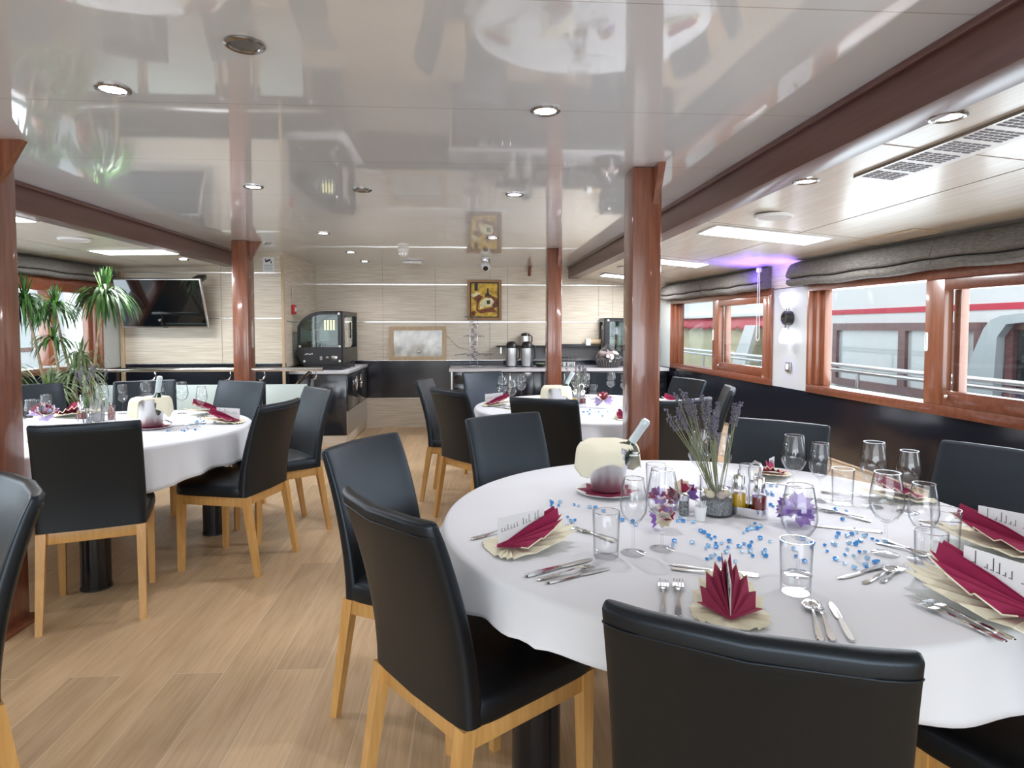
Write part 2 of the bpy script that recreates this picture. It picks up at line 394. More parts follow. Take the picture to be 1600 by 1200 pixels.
# ------------------------------------------------------------------ the saloon
ZC = 2.23; YB = 8.92; YL = 7.38; Y0 = -3.4
wr = lambda y: 3.03 - .05 * y       # right wall
wl = lambda y: -4.25 + .05 * y     # left wall
XBR, XBL = 1.37, -2.585             # inner faces of the two beams
ZB = 2.065
XR = -2.10                         # the return beside the left panel wall

b = MB(); b.add([(wl(Y0), Y0, 0), (wr(Y0), Y0, 0), (wr(YB), YB, 0), (wl(YB), YB, 0), (wl(Y0), Y0, -.1), (wr(Y0), Y0, -.1), (wr(YB), YB, -.1), (wl(YB), YB, -.1)],
                [[0, 1, 2, 3], [7, 6, 5, 4], [0, 4, 5, 1], [1, 5, 6, 2], [2, 6, 7, 3], [3, 7, 4, 0]])
struct(b.build('floor', 'floor', smooth=False))
b = MB(); b.box(((XBR + XBL) / 2, (Y0 + YB) / 2, ZC + .04), (XBR - XBL + .24, YB - Y0, .08))
struct(b.build('ceiling', 'ceiling', smooth=False))
# lower side ceilings, falling slightly towards the windows
ZSR, ZSL = 1.945, 2.035
def side_ceiling(xb, xw, zw):
    s = 1 if xw(0) > xb else -1
    zt = ZB + .01
    zz = lambda x, y: zt + (zw - zt) * (abs(x - xb) - .12) / (abs(xw(y) + s * .02 - xb) - .12) - .0008
    n = 60; b = MB()
    ys_ = [Y0 + (YB - Y0) * k / n for k in range(n + 1)]
    for y in ys_: b.v += [(xb + s * .12, y, zt), (xw(y) + s * .02, y, zw), (xw(y) + s * .02, y, zw + .06), (xb + s * .12, y, zt + .06)]
    for k in range(n):
        a = k * 4; c = a + 4
        for q in range(4): b.f.append([a + q, a + (q + 1) % 4, c + (q + 1) % 4, c + q]); b.mi.append(0)
    b.f += [[0, 1, 2, 3], [4 * n + q for q in range(4)]]; b.mi += [0, 0]
    o = b.build('ceiling', 'side_ceiling', smooth=False); struct(o)
    j = MB(); xm = xb + s * .78
    for k in range(n):
        y0, y1 = ys_[k], ys_[k + 1]
        if s < 0 and y1 > YL: break
        j.bar((xm, y0, zz(xm, y0)), (xm, y1, zz(xm, y1)), .004, .002)
    for k, y in enumerate([-1.2, .55, 2.3, 4.05, 5.8, 7.55]):
        if y > YL and s < 0: continue
        x1, x2 = xb + s * .15, xw(y) - s * .02; j.bar((x1, y, zz(x1, y)), (x2, y, zz(x2, y)), .004, .002)
    j.build('ceiling_seam', 'ceiling_joint', o, smooth=False)
    return zz
zzR = side_ceiling(XBR, wr, ZSR); zzL = side_ceiling(XBL, wl, ZSL)
def beam(name, xa, xb, y1):
    b = MB(); b.box(((xa + xb) / 2, (Y0 + y1) / 2, (ZC + ZB) / 2), (abs(xb - xa), y1 - Y0, ZC - ZB), .004)
    s = 1 if xa > 0 else -1
    b.box((xa - s * .008, (Y0 + y1) / 2, ZC - .012), (.02, y1 - Y0, .024), .003)
    o = b.build(name, 'mahogany_y'); struct(o); return o
beam('ceiling_beam', XBR, XBR + .14, YB); beam('ceiling_beam', XBL, XBL - .14, YL)

# panelled walls: cream plinth, glossy black band, cream boards with bright strips
def panel_wall(name, a, b2, zt, za, zb, upper='wall_cream', strips=(1.98, 1.465), th=.08, joints=(), nrm=None):
    """wall from a to b2 (xy); the room lies on its left-hand side when nrm is given"""
    ax, ay = a; bx, by = b2; L = sqrt((bx - ax) ** 2 + (by - ay) ** 2); ux, uy = (bx - ax) / L, (by - ay) / L
    nx, ny = nrm; root = bpy.data.objects.new(name, None); COL.objects.link(root); struct(root)
    rz = atan2(uy, ux); root.location = (ax, ay, 0); root.rotation_euler = (0, 0, rz)
    sg = 1 if (nx * -uy + ny * ux) > 0 else -1     # local +y side of the room
    def slab(nm, z0, z1, m, out=0., x0=0., x1=None):
        x1 = L if x1 is None else x1
        o = MB().box(((x0 + x1) / 2, sg * (out - th / 2), (z0 + z1) / 2), (x1 - x0, th, z1 - z0)).build(nm, m, root, smooth=False); return o
    slab('lower_panel', 0, za, 'wall_cream'); slab('dark_panel', za, zb, 'wall_black', .004); slab('upper_panel', zb, zt, upper)
    s = MB()
    for z in (*strips, zb + .004, za - .003): s.box((L / 2, sg * .004, z), (L, .008, .012 if z in strips else .008))
    s.build('metal_strip', 'alu', root, smooth=False)
    if joints:
        s = MB()
        for x in joints: s.box((x, sg * .001, (zb + zt) / 2), (.004, .004, zt - zb))
        s.build('panel_seam', 'ceiling_joint', root, smooth=False)
    return root
ZBW = .925
panel_wall('wall_back', (XR, YB), (wr(YB), YB), ZC, .41, ZBW, joints=(.9, 1.62, 2.37, 2.62, 3.9, 4.1), nrm=(0, -1), strips=(1.975, 1.46))
panel_wall('wall_left_front', (wl(YL), YL), (XR, YL), ZC, .41, .98, joints=(1.1,), nrm=(0, -1), strips=(2.0, 1.49))
panel_wall('wall_left_return', (XR, YL + .081), (XR, YB), ZC, .41, .93, joints=(), nrm=(1, 0), strips=(1.46,))
b = MB().box((XR - .004, YL - .004, 1.1), (.03, .03, 2.2), .004); struct(b.build('trim_1', 'frame_oak'))
b = MB().box((wl(YL) + .03, YL - .01, 1.0), (.04, .03, 2.0), .004); struct(b.build('trim_2', 'frame_oak'))

# side walls built around their window openings
WZ0, WZ1 = .862, 1.748
WZL0, WZL1 = .95, 1.86
WIN_R = [(2.55, 5.09), (5.66, 8.2), (-.55, 1.99)]
WIN_L = [(4.5, 7.05), (1.4, 3.94), (-1.7, .84)]
def side_wall(name, xw, y1, wins, ztop, sgn):
    """sgn +1: the wall stands at +x of the room"""
    root = bpy.data.objects.new(name, None); COL.objects.link(root); struct(root)
    th = .12; WZ0, WZ1 = ((.862, 1.748) if sgn > 0 else (WZL0, WZL1))
    def slab(nm, ya, yb, z0, z1, m, out=0., t=th):
        o0 = -sgn * out
        pts = [(xw(ya) + o0, ya), (xw(yb) + o0, yb), (xw(yb) + sgn * t, yb), (xw(ya) + sgn * t, ya)]
        if sgn < 0: pts = pts[::-1]
        return MB().prism(pts, z0, z1).build(nm, m, root, smooth=False)
    slab('lower_panel', Y0, y1, 0, .375, 'wall_cream'); slab('dark_panel', Y0, y1, .375, WZ0, 'wall_black', .004, th)
    ws = sorted(wins); y = Y0
    for (a, c) in ws + [(y1, y1)]:
        if a > y:
            slab('pier_panel', y, a, WZ0, 1.735, 'wall_white'); slab('pier_panel', y, a, 1.735, ztop + .03, 'wall_cream')
            slab('metal_strip', y, a, 1.732, 1.738, 'black_plastic', .003, .01)
        y = c
    for (a, c) in ws: slab('lintel_panel', a, c, WZ1, ztop + .03, 'wall_cream')
    s = MB()
    yy = Y0
    s.box((0, 0, 0), (.001, .001, .001)); 
    s = MB().prism([(xw(Y0) - sgn * .010, Y0), (xw(y1) - sgn * .010, y1), (xw(y1), y1), (xw(Y0), Y0)][::(1 if sgn > 0 else -1)], .372, .384)
    s.build('metal_strip', 'alu', root, smooth=False)
    return root
side_wall('wall_right', wr, YB, WIN_R, ZSR, 1); side_wall('wall_left', wl, YL, WIN_L, ZSL, -1)

# stern end behind the camera: low wall, posts and wide glazing
b = MB(); b.box((-.7, Y0 - .05, .35), (7.9, .1, .7)); b.box((-.7, Y0 - .05, 2.17), (7.9, .1, .3))
for x in (-4.55, -2.6, -.65, 1.35, 3.1): b.box((x, Y0 - .05, 1.3), (.14, .1, 1.5))
struct(b.build('wall_stern', 'wall_white', smooth=False))

def window(num, xw, ya, yb, sgn):
    """sliding window: frame, fixed far pane, inner sliding sash in the near half"""
    root = bpy.data.objects.new('window_%d' % num, None); COL.objects.link(root); struct(root)
    # local frame: +X along the wall (from far end to near end), +Y towards the room, +Z up
    p0 = Vector((xw(yb), yb, 0)); p1 = Vector((xw(ya), ya, 0)); d = (p1 - p0); L = d.length; d.normalize()
    n = Vector((-sgn, 0, 0)); n = (n - d * n.dot(d)).normalized()
    R = Matrix((d, n, Vector((0, 0, 1)))).transposed()
    root.matrix_world = Matrix.Translation(p0) @ R.to_4x4()
    z0, z1 = (WZ0, WZ1) if sgn > 0 else (WZL0, WZL1); f = .062
    mid = L * .5
    def B(bb, x0, x1, y0, y1, za, zb, bev=.003): bb.box(((x0 + x1) / 2, (y0 + y1) / 2, (za + zb) / 2), (x1 - x0, y1 - y0, zb - za), bev)
    ft = f if sgn > 0 else .13
    h = MB(); B(h, 0, L, -.12, .022, z0, z0 + f); B(h, 0, L, -.12, .022, z1 - ft, z1)
    h.build('window_frame', 'window_wood', root)
    h = MB(); B(h, 0, .03, -.12, .022, z0 + f, z1 - f); B(h, .03, .07, -.12, -.02, z0 + f, z1 - f); B(h, .07, .12, -.12, -.06, z0 + f, z1 - f)
    B(h, L - .06, L, -.12, .022, z0 + f, z1 - f)
    h.build('window_jamb', 'window_wood_v', root)
    g = MB(); B(g, .1, mid + .05, -.104, -.098, z0 + f, z1 - f, 0); g.build('pane', 'pane', root, smooth=False)
    s = MB(); a, c = mid, L - .05; w = .15
    B(s, a, c, -.05, .008, z0 + f, z0 + f + .09); B(s, a, c, -.05, .008, z1 - f - .07, z1 - f)
    sa = s.build('sash', 'window_wood', root)
    s = MB(); B(s, a, a + w, -.05, .010, z0 + f, z1 - f); B(s, c - .12, c, -.05, .010, z0 + f, z1 - f)
    B(s, a + w, a + w + .05, -.11, -.055, z0 + f, z1 - f)
    s.build('sash_stile', 'window_wood_v', sa)
    g = MB(); B(g, a + w, c - .12, -.026, -.020, z0 + f + .09, z1 - f - .07, 0); g.build('pane', 'pane', sa, smooth=False)
    hd = MB(); hz = (z0 + z1) / 2 + .0; cx = a + .018; o = []; i = []
    for k in range(20):
        t = 2 * pi * k / 20; sz = .045 if sin(t) >= 0 else -.045
        o.append((cx + .014 * cos(t), hz + sz + .014 * sin(t))); i.append((cx + .008 * cos(t), hz + sz + .008 * sin(t)))
    hd.ring(o, i, .009, .014, 'xz'); hd.prism([(x, z) for x, z in i], .0085, .0105, 'xz')
    hd.build('finger_pull', 'white_plastic', sa)
    la = MB().tube([(a + w + .02, .0, z0 + f + .06), (a + w + .05, .03, z0 + f + .06)], .006, 8).ico((a + w + .06, .035, z0 + f + .06), .012, 2)
    la.build('catch', 'steel', sa)
    return root, L
wn = 1
for (a, c) in WIN_R: window(wn, wr, a, c, 1); wn += 1
for (a, c) in WIN_L:
    wroot, wl_ = window(wn, wl, a, c, -1); wn += 1
    for q in (.74, 1.26): MB().box((q, -.05, (WZL0 + WZL1) / 2), (.10, .09, WZL1 - WZL0 - .16), .003).build('mullion', 'window_wood_v', wroot)

# ------------------------------------------------------------------ pillars
def pillar(x, y, label, kn=(1, 0), low=.155):
    t = thing('wooden_pillar', label, 'pillar', (x, y, 0), 0, 'mahogany pillars holding up the ceiling'); struct(t)
    MB().box((0, 0, ZC / 2), (low, .20, ZC), .012).build('shaft', 'mahogany', t)
    MB().box((0, 0, .012), (low + .07, .27, .024), .004).build('base_plate', 'mahogany', t)
    kx, ky = kn
    # triangular knee bracket under the ceiling
    if kx: MB().prism([(kx * low / 2, ZC - .19), (kx * (low / 2 + .11), ZC), (kx * low / 2, ZC)][::int(kx)], -.02, .02, 'xz').build('knee_bracket', 'mahogany', t)
    else: MB().prism([(ky * .10, ZC - .19), (ky * .21, ZC), (ky * .10, ZC)], low / 2 - .05, low / 2 - .015, 'yz').build('knee_bracket', 'mahogany', t)
    return t
pillar(.925, 3.42, 'thick varnished mahogany pillar standing behind the nearest white round table', (0, -1))
pillar(.902, 6.92, 'slimmer looking mahogany pillar in front of the back counter', (0, -1))
pillar(-2.222, 6.46, 'mahogany pillar interrupting the steel stair handrail', (1, 0), .15)
pillar(-2.19, 3.04, 'mahogany pillar cut off by the left edge of the photo', (1, 0), .185)
b = MB().prism([(YB, ZC - .13), (YB - .10, ZC), (YB, ZC)], .80, .84, 'yz'); struct(b.build('trim_3', 'mahogany'))

# ------------------------------------------------------------------ roman blinds
def blind(xw, ya, yb, sgn, ztop, label, hs=1.):
    L = yb - ya
    t = thing('roman_blind', label, 'blind', ((xw(ya) + xw(yb)) / 2, (ya + yb) / 2, 0), 0, 'folded grey roman blinds over the windows')
    yc = (ya + yb) / 2; xc = (xw(ya) + xw(yb)) / 2
    rnd = random.Random(int(ya * 10))
    def seg(y0, y1):
        # cross-section out from the wall: flat top, belly, tucked fold, lower roll
        prof = [(.012, 0), (.030, 0), (.10, -.03), (.135, -.115), (.125, -.135), (.085, -.14), (.125, -.15), (.130, -.185), (.09, -.205), (.03, -.20), (.012, -.18)]
        n = 26; m = MB()
        def fn(u, v):
            i = v * (len(prof) - 1); k = min(int(i), len(prof) - 2); f = i - k
            o = prof[k][0] * (1 - f) + prof[k + 1][0] * f; z = prof[k][1] * (1 - f) + prof[k + 1][1] * f
            y = y0 + (y1 - y0) * u
            sag = .010 * sin(pi * u) + .004 * sin(17 * u + y0)
            z *= hs
            if z < -.1: z -= sag
            if z < -.02: o += .006 * sin(9 * u + y0 * 3)
            return (xw(y) - xc - sgn * o, y - yc, ztop - .004 + z)
        m.grid(fn, n, 23)
        a = len(m.v)
        rows = 23
        m.f.append([j * n for j in range(rows)]); m.mi.append(0); m.f.append([j * n + n - 1 for j in range(rows)]); m.mi.append(0)
        return m
    mid = ya + L * .48
    seg(ya, mid - .006).build('fabric_fold', 'blind', t, angle=60)
    seg(mid + .006, yb).build('fabric_fold', 'blind', t, angle=60)
    return t
blind(wr, 5.70, 8.35, 1, ZSR, 'grey linen roman blind drawn up over the far right window')
blind(wr, 2.2, 5.22, 1, ZSR, 'grey linen roman blind drawn up over the near right window')
blind(wl, 4.1, 7.12, -1, ZSL, 'grey linen roman blind above the window behind the tall plant', .82)
t = thing('blind_cord', 'white looped pull cord hanging beside the far right window', 'cord', (wr(5.7) - .13, 5.68, 0))
b = MB(); pts = [(0, 0, 1.92)] + [(0, .045 * sin(pi * k / 16) - .03, 1.90 - .62 * k / 8) for k in range(1, 8)]
pts = [(0, .03 * cos(a) , (1.42 if False else 1.30) + .03 * sin(a)) for a in [pi + pi * k / 10 for k in range(11)]]
b.tube([(0, -.012, 1.90), (0, -.02, 1.6)] + pts + [(0, .022, 1.6), (0, .012, 1.90)], .0032, 6); b.build('cord_loop', 'white_plastic', t)
MB().box((0, 0, 1.912), (.03, .05, .04), .005).build('cord_bracket', 'white_plastic', t)

# ------------------------------------------------------------------ ceiling fixtures
def light_spot(loc, power, col=(1, .96, .92), size=radians(130), rot=(0, 0, 0), r=.04, blend=.9):
    l = bpy.data.lights.new('spot', 'SPOT'); l.energy = power; l.color = col; l.spot_size = size; l.spot_blend = blend; l.shadow_soft_size = r
    o = bpy.data.objects.new('spot', l); COL.objects.link(o); o.location = loc; o.rotation_euler = rot; return o
def downlight(x, y, z, label, on=True, p=14):
    t = thing('recessed_downlight', label, 'ceiling light', (x, y, z), 0, 'recessed downlights in the ceiling')
    MB().lathe([(.046, -.001), (.058, -.001), (.058, -.006), (.052, -.010), (.044, -.008), (.040, -.002), (.046, -.001)], 28).build('trim_ring', 'lamp_rim', t)
    MB().lathe([(0, -.0045), (.041, -.0045), (.041, -.001), (0, -.001)], 24).build('bulb', 'lamp' if on else 'lamp_off', t)
    if on: light_spot((x, y, z - .02), p, (.97, .95, 1.0))
    return t
DL = [(-.66, 1.97, 0, 'dark unlit downlight nearest the camera in the glossy ceiling'), (-1.243, 2.36, 1, 'lit violet-white downlight left of the dark unlit one'),
      (.29, 2.485, 1, 'lit downlight in the middle of the glossy ceiling, right of the unlit one'), (-1.281, 3.927, 1, 'lit downlight just in front of the far left pillar top'),
      (-.652, 3.976, 0, 'small dark unlit downlight over the aisle'), (.279, 4.047, 1, 'lit downlight with a bright halo over the far aisle'),
      (-1.303, 5.832, 1, 'small lit downlight in front of the glass food case'), (.212, 6.021, 1, 'small lit downlight beside the reflected painting'),
      (-1.332, 7.30, 1, 'second last lit downlight before the back wall'), (-1.34, 8.30, 1, 'lit downlight closest to the back wall')]
for x, y, on, lb in DL: downlight(x, y, ZC, lb, bool(on))
downlight(1.52, 1.98, zzR(1.52, 1.98), 'large lit downlight beside the ceiling grille on the right'); downlight(1.54, 2.88, zzR(1.54, 2.88), 'lit downlight between the grille and the round speaker', p=10)
downlight(-2.85, 6.6, zzL(-2.85, 6.6), 'small lit downlight above the wall television', p=6)
def led(x, y, z, label, sx=.30, sy=.62, tilt=0., p=17):
    t = thing('led_panel', label, 'ceiling light', (x, y, z), 0, 'flat square led panels in the side ceilings')
    t.rotation_euler = (0, tilt, 0)
    MB().box((0, 0, -.004), (sx, sy, .008), .002).build('panel_rim', 'white_plastic', t)
    MB().box((0, 0, -.009), (sx - .03, sy - .03, .003)).build('diffuser', 'led', t, smooth=False)
    area('panel_light', (x, y, z - .03), (0, tilt, 0), sx - .03, sy - .03, p, (.97, .98, 1))
TR, TL = math.atan((ZB - ZSR) / 1.3), -math.atan((ZB - ZSL) / 1.6)
led(2.0, 4.29, zzR(2.0, 4.29), 'square led panel nearest the purple glow on the right', .80, .36, TR)
led(1.96, 6.15, zzR(1.96, 6.15), 'led panel half hidden behind the thick pillar', .64, .34, TR)
led(1.96, 7.95, zzR(1.96, 7.95), 'led panel farthest down the right side ceiling', .64, .34, TR)
led(-2.98, 5.95, zzL(-2.98, 5.95), 'led panel in the left ceiling above the television', .64, .34, TL)
led(-3.05, 4.12, zzL(-3.05, 4.12), 'led panel partly hidden by the left edge pillar', .64, .34, TL)
def disc(x, y, z, label, r=.11):
    t = thing('ceiling_speaker', label, 'speaker', (x, y, z))
    MB().lathe([(0, -.012), (r * .84, -.012), (r * .86, -.016), (r * .96, -.014), (r, -.003), (r, 0)], 36).build('speaker_rim', 'white_plastic', t)
    MB().lathe([(0, -.014), (r * .82, -.014), (r * .82, -.011), (0, -.011)], 32).build('grille', mat('speaker_grille', (.58, .57, .56), .7), t)
disc(1.77, 3.66, zzR(1.77, 3.66), 'round white ceiling speaker beside the right beam'); disc(-3.0, 5.1, zzL(-3.0, 5.1), 'round white ceiling speaker near the plant'); disc(1.72, 7.0, zzR(1.72, 7.0), 'round ceiling speaker far down the right side', .10)
# long air grille
t = thing('air_grille', 'long perforated steel air grille in the right side ceiling', 'air vent', (1.775, .93, zzR(1.775, .93))); t.rotation_euler = (0, TR, 0)
b = MB().box((0, .35, -.003), (.19, 2.9, .006), .001); b.m = 1
for gy in range(20):
    for ix in range(4):
        for iy in range(5): b.box((-.06 + ix * .036, -1.02 + gy * .142 + iy * .023, -.0068), (.028, .011, .002))
b.build('grille_plate', ['white_plastic', mat('grille_slot', (.12, .12, .15), .6)], t, smooth=False)
MB().box((-.098, .35, -.006), (.006, 2.9, .012)).build('edge_strip', 'lamp_rim', t, smooth=False)
t = thing('hatch_panel', 'flush cream access hatch in the ceiling next to the near blind', 'hatch', (2.67, 3.90, zzR(2.67, 3.90))); t.rotation_euler = (0, TR, 0)
MB().ring([(-.09, -.3), (.09, -.3), (.09, .3), (-.09, .3)], [(-.078, -.285), (.078, -.285), (.078, .285), (-.078, .285)], -.005, 0, 'xy').build('hatch_rim', 'frame_oak', t, smooth=False)
MB().box((0, 0, -.0015), (.15, .56, .003)).build('hatch_door', 'side_ceiling', t, smooth=False)
t = thing('smoke_detector', 'white smoke detector hanging from the glossy ceiling', 'detector', (-.72, 7.0, ZC))
MB().lathe([(0, -.075), (.030, -.075), (.045, -.06), (.05, -.03), (.06, -.02), (.06, 0), (0, 0)], 24).build('detector_body', 'white_plastic', t)
b = MB()
for k in range(8): b.box((.045 * cos(k * pi / 4), .045 * sin(k * pi / 4), -.052), (.012, .012, .012))
b.build('air_slot', 'lamp_rim', t)
t = thing('wifi_router', 'flat white wireless box on the ceiling near the back wall', 'router', (-.73, 8.25, ZC))
MB().box((0, 0, -.02), (.24, .16, .04), .016).build('router_body', 'white_plastic', t)
MB().box((-.02, -.082, -.022), (.02, .004, .008)).build('status_light', 'lamp_rim', t, smooth=False)
t = thing('dome_camera', 'small white security camera above the painting', 'security camera', (.19, 8.0, ZC))
MB().lathe([(0, -.03), (.05, -.03), (.055, -.012), (.055, 0), (0, 0)], 24).build('mount', 'steel_satin', t)
MB().ico((0, -.01, -.085), .065, 3, (1, 1, 1)).build('camera_head', 'white_plastic', t)
MB().lathe([(0, 0), (.032, 0), (.030, .012), (0, .014)], 20).build('lens', 'black_plastic', t).matrix_local = Matrix.Translation((0, -.062, -.115)) @ Matrix.Rotation(radians(125), 4, 'X')

# ------------------------------------------------------------------ wall fixtures
# television, tipped forward
t = thing('wall_television', 'large flat television tilted forward on the cream wall', 'television', (-3.29, 7.07, 1.642)); t.rotation_euler = (radians(20), 0, radians(-1))
MB().box((0, .02, 0), (.90, .04, .545), .006).build('casing', 'steel_satin', t)
MB().box((0, -.003, .004), (.875, .006, .515)).build('screen', 'screen', t, smooth=False)
MB().box((.40, .10, .25), (.10, .16, .05), .01).build('bracket', 'black_plastic', t); MB().box((0, .12, .02), (.3, .16, .2), .01).build('wall_mount', 'black_plastic', t)
MB().box((0, -.001, -.268), (.05, .003, .006)).build('badge', 'lamp_rim', t, smooth=False)
# CCTV notice
t = thing('camera_notice', 'small white notice with a black security camera picture', 'sign', (-2.255, YL - .006, 2.09))
MB().box((0, 0, 0), (.125, .004, .17)).build('sheet', 'white_plastic', t, smooth=False)
b = MB(); b.box((-.005, -.003, .045), (.06, .002, .022), 0, Matrix.Rotation(radians(-22), 3, 'Y')); b.box((.03, -.003, .028), (.012, .002, .028)); b.box((-.03, -.003, .05), (.012, .002, .03), 0, Matrix.Rotation(radians(-22), 3, 'Y'))
b.build('camera_symbol', 'ink', t, smooth=False)
b = MB()
for k in range(4): b.box((0, -.003, -.005 - k * .018), (.10 - .012 * (k % 2), .002, .006))
b.build('text_line', mat('notice_text', (.25, .28, .38), .6), t, smooth=False)
t = thing('fire_alarm_button', 'red fire alarm call point on the cream return wall', 'alarm', (XR + .006, 7.75, 1.60))
MB().box((.012, 0, 0), (.03, .11, .11), .006).build('alarm_box', 'red', t); MB().box((.03, 0, 0), (.004, .06, .05)).build('push_plate', 'white_plastic', t, smooth=False)
t = thing('small_switches', 'two tiny pale notices above the red alarm', 'sign', (XR + .006, 7.72, 1.83))
for k in range(2): MB().box((.003, 0, -.07 * k), (.004, .035, .05)).build('notice', 'label_paper', t, smooth=False)
# sconce on the right pier
ys = 5.365
t = thing('wall_sconce', 'round black wall lamp shining up and down in violet-white', 'wall light', (wr(ys) - .004, ys, 1.472))
R90 = Matrix.Rotation(radians(-90), 4, 'Y')
b = MB(); b.T = R90; b.lathe([(0, 0), (.062, 0), (.062, .05), (.052, .062), (.038, .062), (.030, .05), (0, .05)], 28); b.build('black_disc', 'black_plastic', t)
b = MB(); b.box((-.012, .045, 0), (.02, .03, .19), .004); b.build('mount_bar', 'steel', t)
for s in (1, -1):
    MB().lathe([(0, s * .085), (.016, s * .088), (.040, s * .145), (.048, s * .185), (.036, s * .215), (0, s * .222)], 24, (-.05, 0, 0)).build('bulb', 'violet_lamp', t)
light_spot((wr(ys) - .16, ys, 1.70), 14, (.20, .12, 1.0), radians(120), (radians(180), 0, 0), .03)
light_spot((wr(ys) - .12, ys, 1.22), 1.2, (.35, .25, 1.0), radians(120), (0, 0, 0), .03)
light_spot((wr(5.75) - .24, 5.72, 1.74), 16, (.15, .08, 1.0), radians(150), (radians(180), 0, 0), .03)
t = thing('light_switch', 'square grey light switch below the violet wall lamp', 'switch', (wr(5.38) - .004, 5.38, 1.05))
MB().box((-.006, 0, 0), (.012, .085, .085), .003).build('switch_plate', 'steel_satin', t); MB().box((-.014, 0, 0), (.006, .045, .05), .002).build('rocker', 'white_plastic', t)
# painting
t = thing('framed_painting', 'framed ochre still life painting with a dark bottle on the back wall', 'painting', (.195, YB - .012, 1.765))
pw, ph = .475, .555
o_ = [(-pw / 2, -ph / 2), (pw / 2, -ph / 2), (pw / 2, ph / 2), (-pw / 2, ph / 2)]; i_ = [(x * .84, z * .88) for x, z in o_]
MB().ring(o_, i_, -.03, .006).build('picture_frame', 'gold', t, smooth=False)
i2 = [(x * .92, z * .94) for x, z in i_]
MB().ring(i_, i2, -.022, 0.).build('inner_slip', 'p_dark', t, smooth=False)
cv = MB().box((0, -.006, 0), (pw * .84, .008, ph * .88)).build('canvas', 'p_yellow', t, smooth=False)
def patch(nm, pts, m, d): MB().prism([(x * pw * .4, z * ph * .42) for x, z in pts][::-1], -.0115 - d, -.0105, 'xz').build(nm, m, cv, smooth=False)
patch('paint_shape', [(-.72, 1), (-.48, 1), (-.48, .55), (-.72, .55)], 'p_dark', .001)
patch('paint_shape', [(.2, .68), (.28, .68), (.3, .45), (.42, .3), (.95, .1), (1, -.35), (.7, -.5), (.2, 0), (.05, .1), (.05, .35), (.18, .45)], 'p_brown', .001)
patch('paint_shape', [(.22, .7), (.3, .7), (.32, .42), (.42, .25), (.05, .25), (.2, .42)], 'p_dark', .0015)
patch('paint_shape', [(-.3, -.1), (.1, .15), (.5, .12), (.72, -.1), (.5, -.38), (-.05, -.4), (-.35, -.55)], 'p_cream', .002)
patch('paint_shape', [(.15, -.02), (.42, -.02), (.40, -.24), (.2, -.26)], 'p_dark', .003)
patch('paint_shape', [(-.95, .2), (-.5, .35), (-.1, .2), (-.35, -.08), (-.5, -.5), (-.4, -.62), (-.6, -.6), (-.55, -.1), (-.8, .05)], 'p_brown', .0015)
patch('paint_shape', [(-1, .3), (-.5, .5), (-.3, .38), (-.8, .12)], 'p_cream', .002)
patch('paint_shape', [(-.55, -.62), (.1, -.5), (.6, -.42), (.95, -.75), (.2, -.72), (-.3, -.8)], 'p_brown', .002)
# serving hatch
t = thing('serving_hatch', 'pale wood framed frosted serving hatch in the back wall', 'hatch', (-.725, YB - .004, 1.165))
o_ = [(-.39, -.235), (.39, -.235), (.39, .235), (-.39, .235)]; i_ = [(-.335, -.18), (.335, -.18), (.335, .18), (-.335, .18)]
MB().ring(o_, i_, -.03, .0).build('hatch_frame', 'frame_oak', t, smooth=False)
MB().box((0, -.006, 0), (.67, .008, .36)).build('frosted_pane', 'hatch_glass', t, smooth=False); MB().tube([(.0, -.02, -.11), (.03, -.02, -.11)], .012, 10).build('lock', 'steel', t)
b = MB()
b.tube([(-.33, YB - .012, 1.28), (-.18, YB - .012, 1.12), (.08, YB - .012, 1.04), (.30, YB - .012, 1.0)], .003, 5)
tag(b.build('wall_cable', mat('grey_cable', (.42, .36, .28), .6)), 'thin loose cable sagging across the wall right of the hatch', 'cable')
b = MB(); b.tube([(-1.12, YB - .012, 1.22), (-1.3, YB - .012, 1.05), (-1.45, YB - .02, .98)], .003, 5)
tag(b.build('wall_cable', 'pebble'), 'thin cable running from the glass food case to the hatch', 'cable')

# ------------------------------------------------------------------ counters
# left cabinet under the food case
t = thing('bar_cabinet', 'tall glossy black cabinet carrying the curved glass food case', 'cabinet', (0, 0, 0))
xa, xb, yf, zt = XR + .005, -1.44, 7.54, .885
MB().box(((xa + xb) / 2, (yf + YB) / 2, (.125 + .845) / 2), (xb - xa, YB - yf - .012, .72), .003).build('cabinet_body', 'wall_black', t)
MB().box(((xa + xb) / 2, (yf + YB) / 2, .0625), (xb - xa - .02, YB - yf - .02, .125)).build('plinth', 'wall_cream', t, smooth=False)
MB().box((xb + .006, 8.2, .27), (.008, 1.38, .28)).build('side_panel', 'steel_satin', t, smooth=False)
for k, (ya, yb_) in enumerate(((7.52, 8.18), (8.2, 8.88))):
    d = MB().box((xb + .008, (ya + yb_) / 2, .62), (.016, yb_ - ya, .40), .002).build('door', 'wall_black', t)
    yc = yb_ - .16 if k == 0 else ya + .14; b = MB(); ring = [(xb + .03, yc + .05 * cos(a), .70 + .085 * sin(a)) for a in [2 * pi * j / 24 for j in range(25)]]
    b.tube(ring, .008, 8, False); b.build('oval_handle', 'steel', d)
top = MB().box(((xa + xb) / 2 + .015, (yf + YB) / 2 - .018, zt - .02), (xb - xa + .026, YB - yf + .012, .034), .003).build('countertop', 'worktop_edge', t)
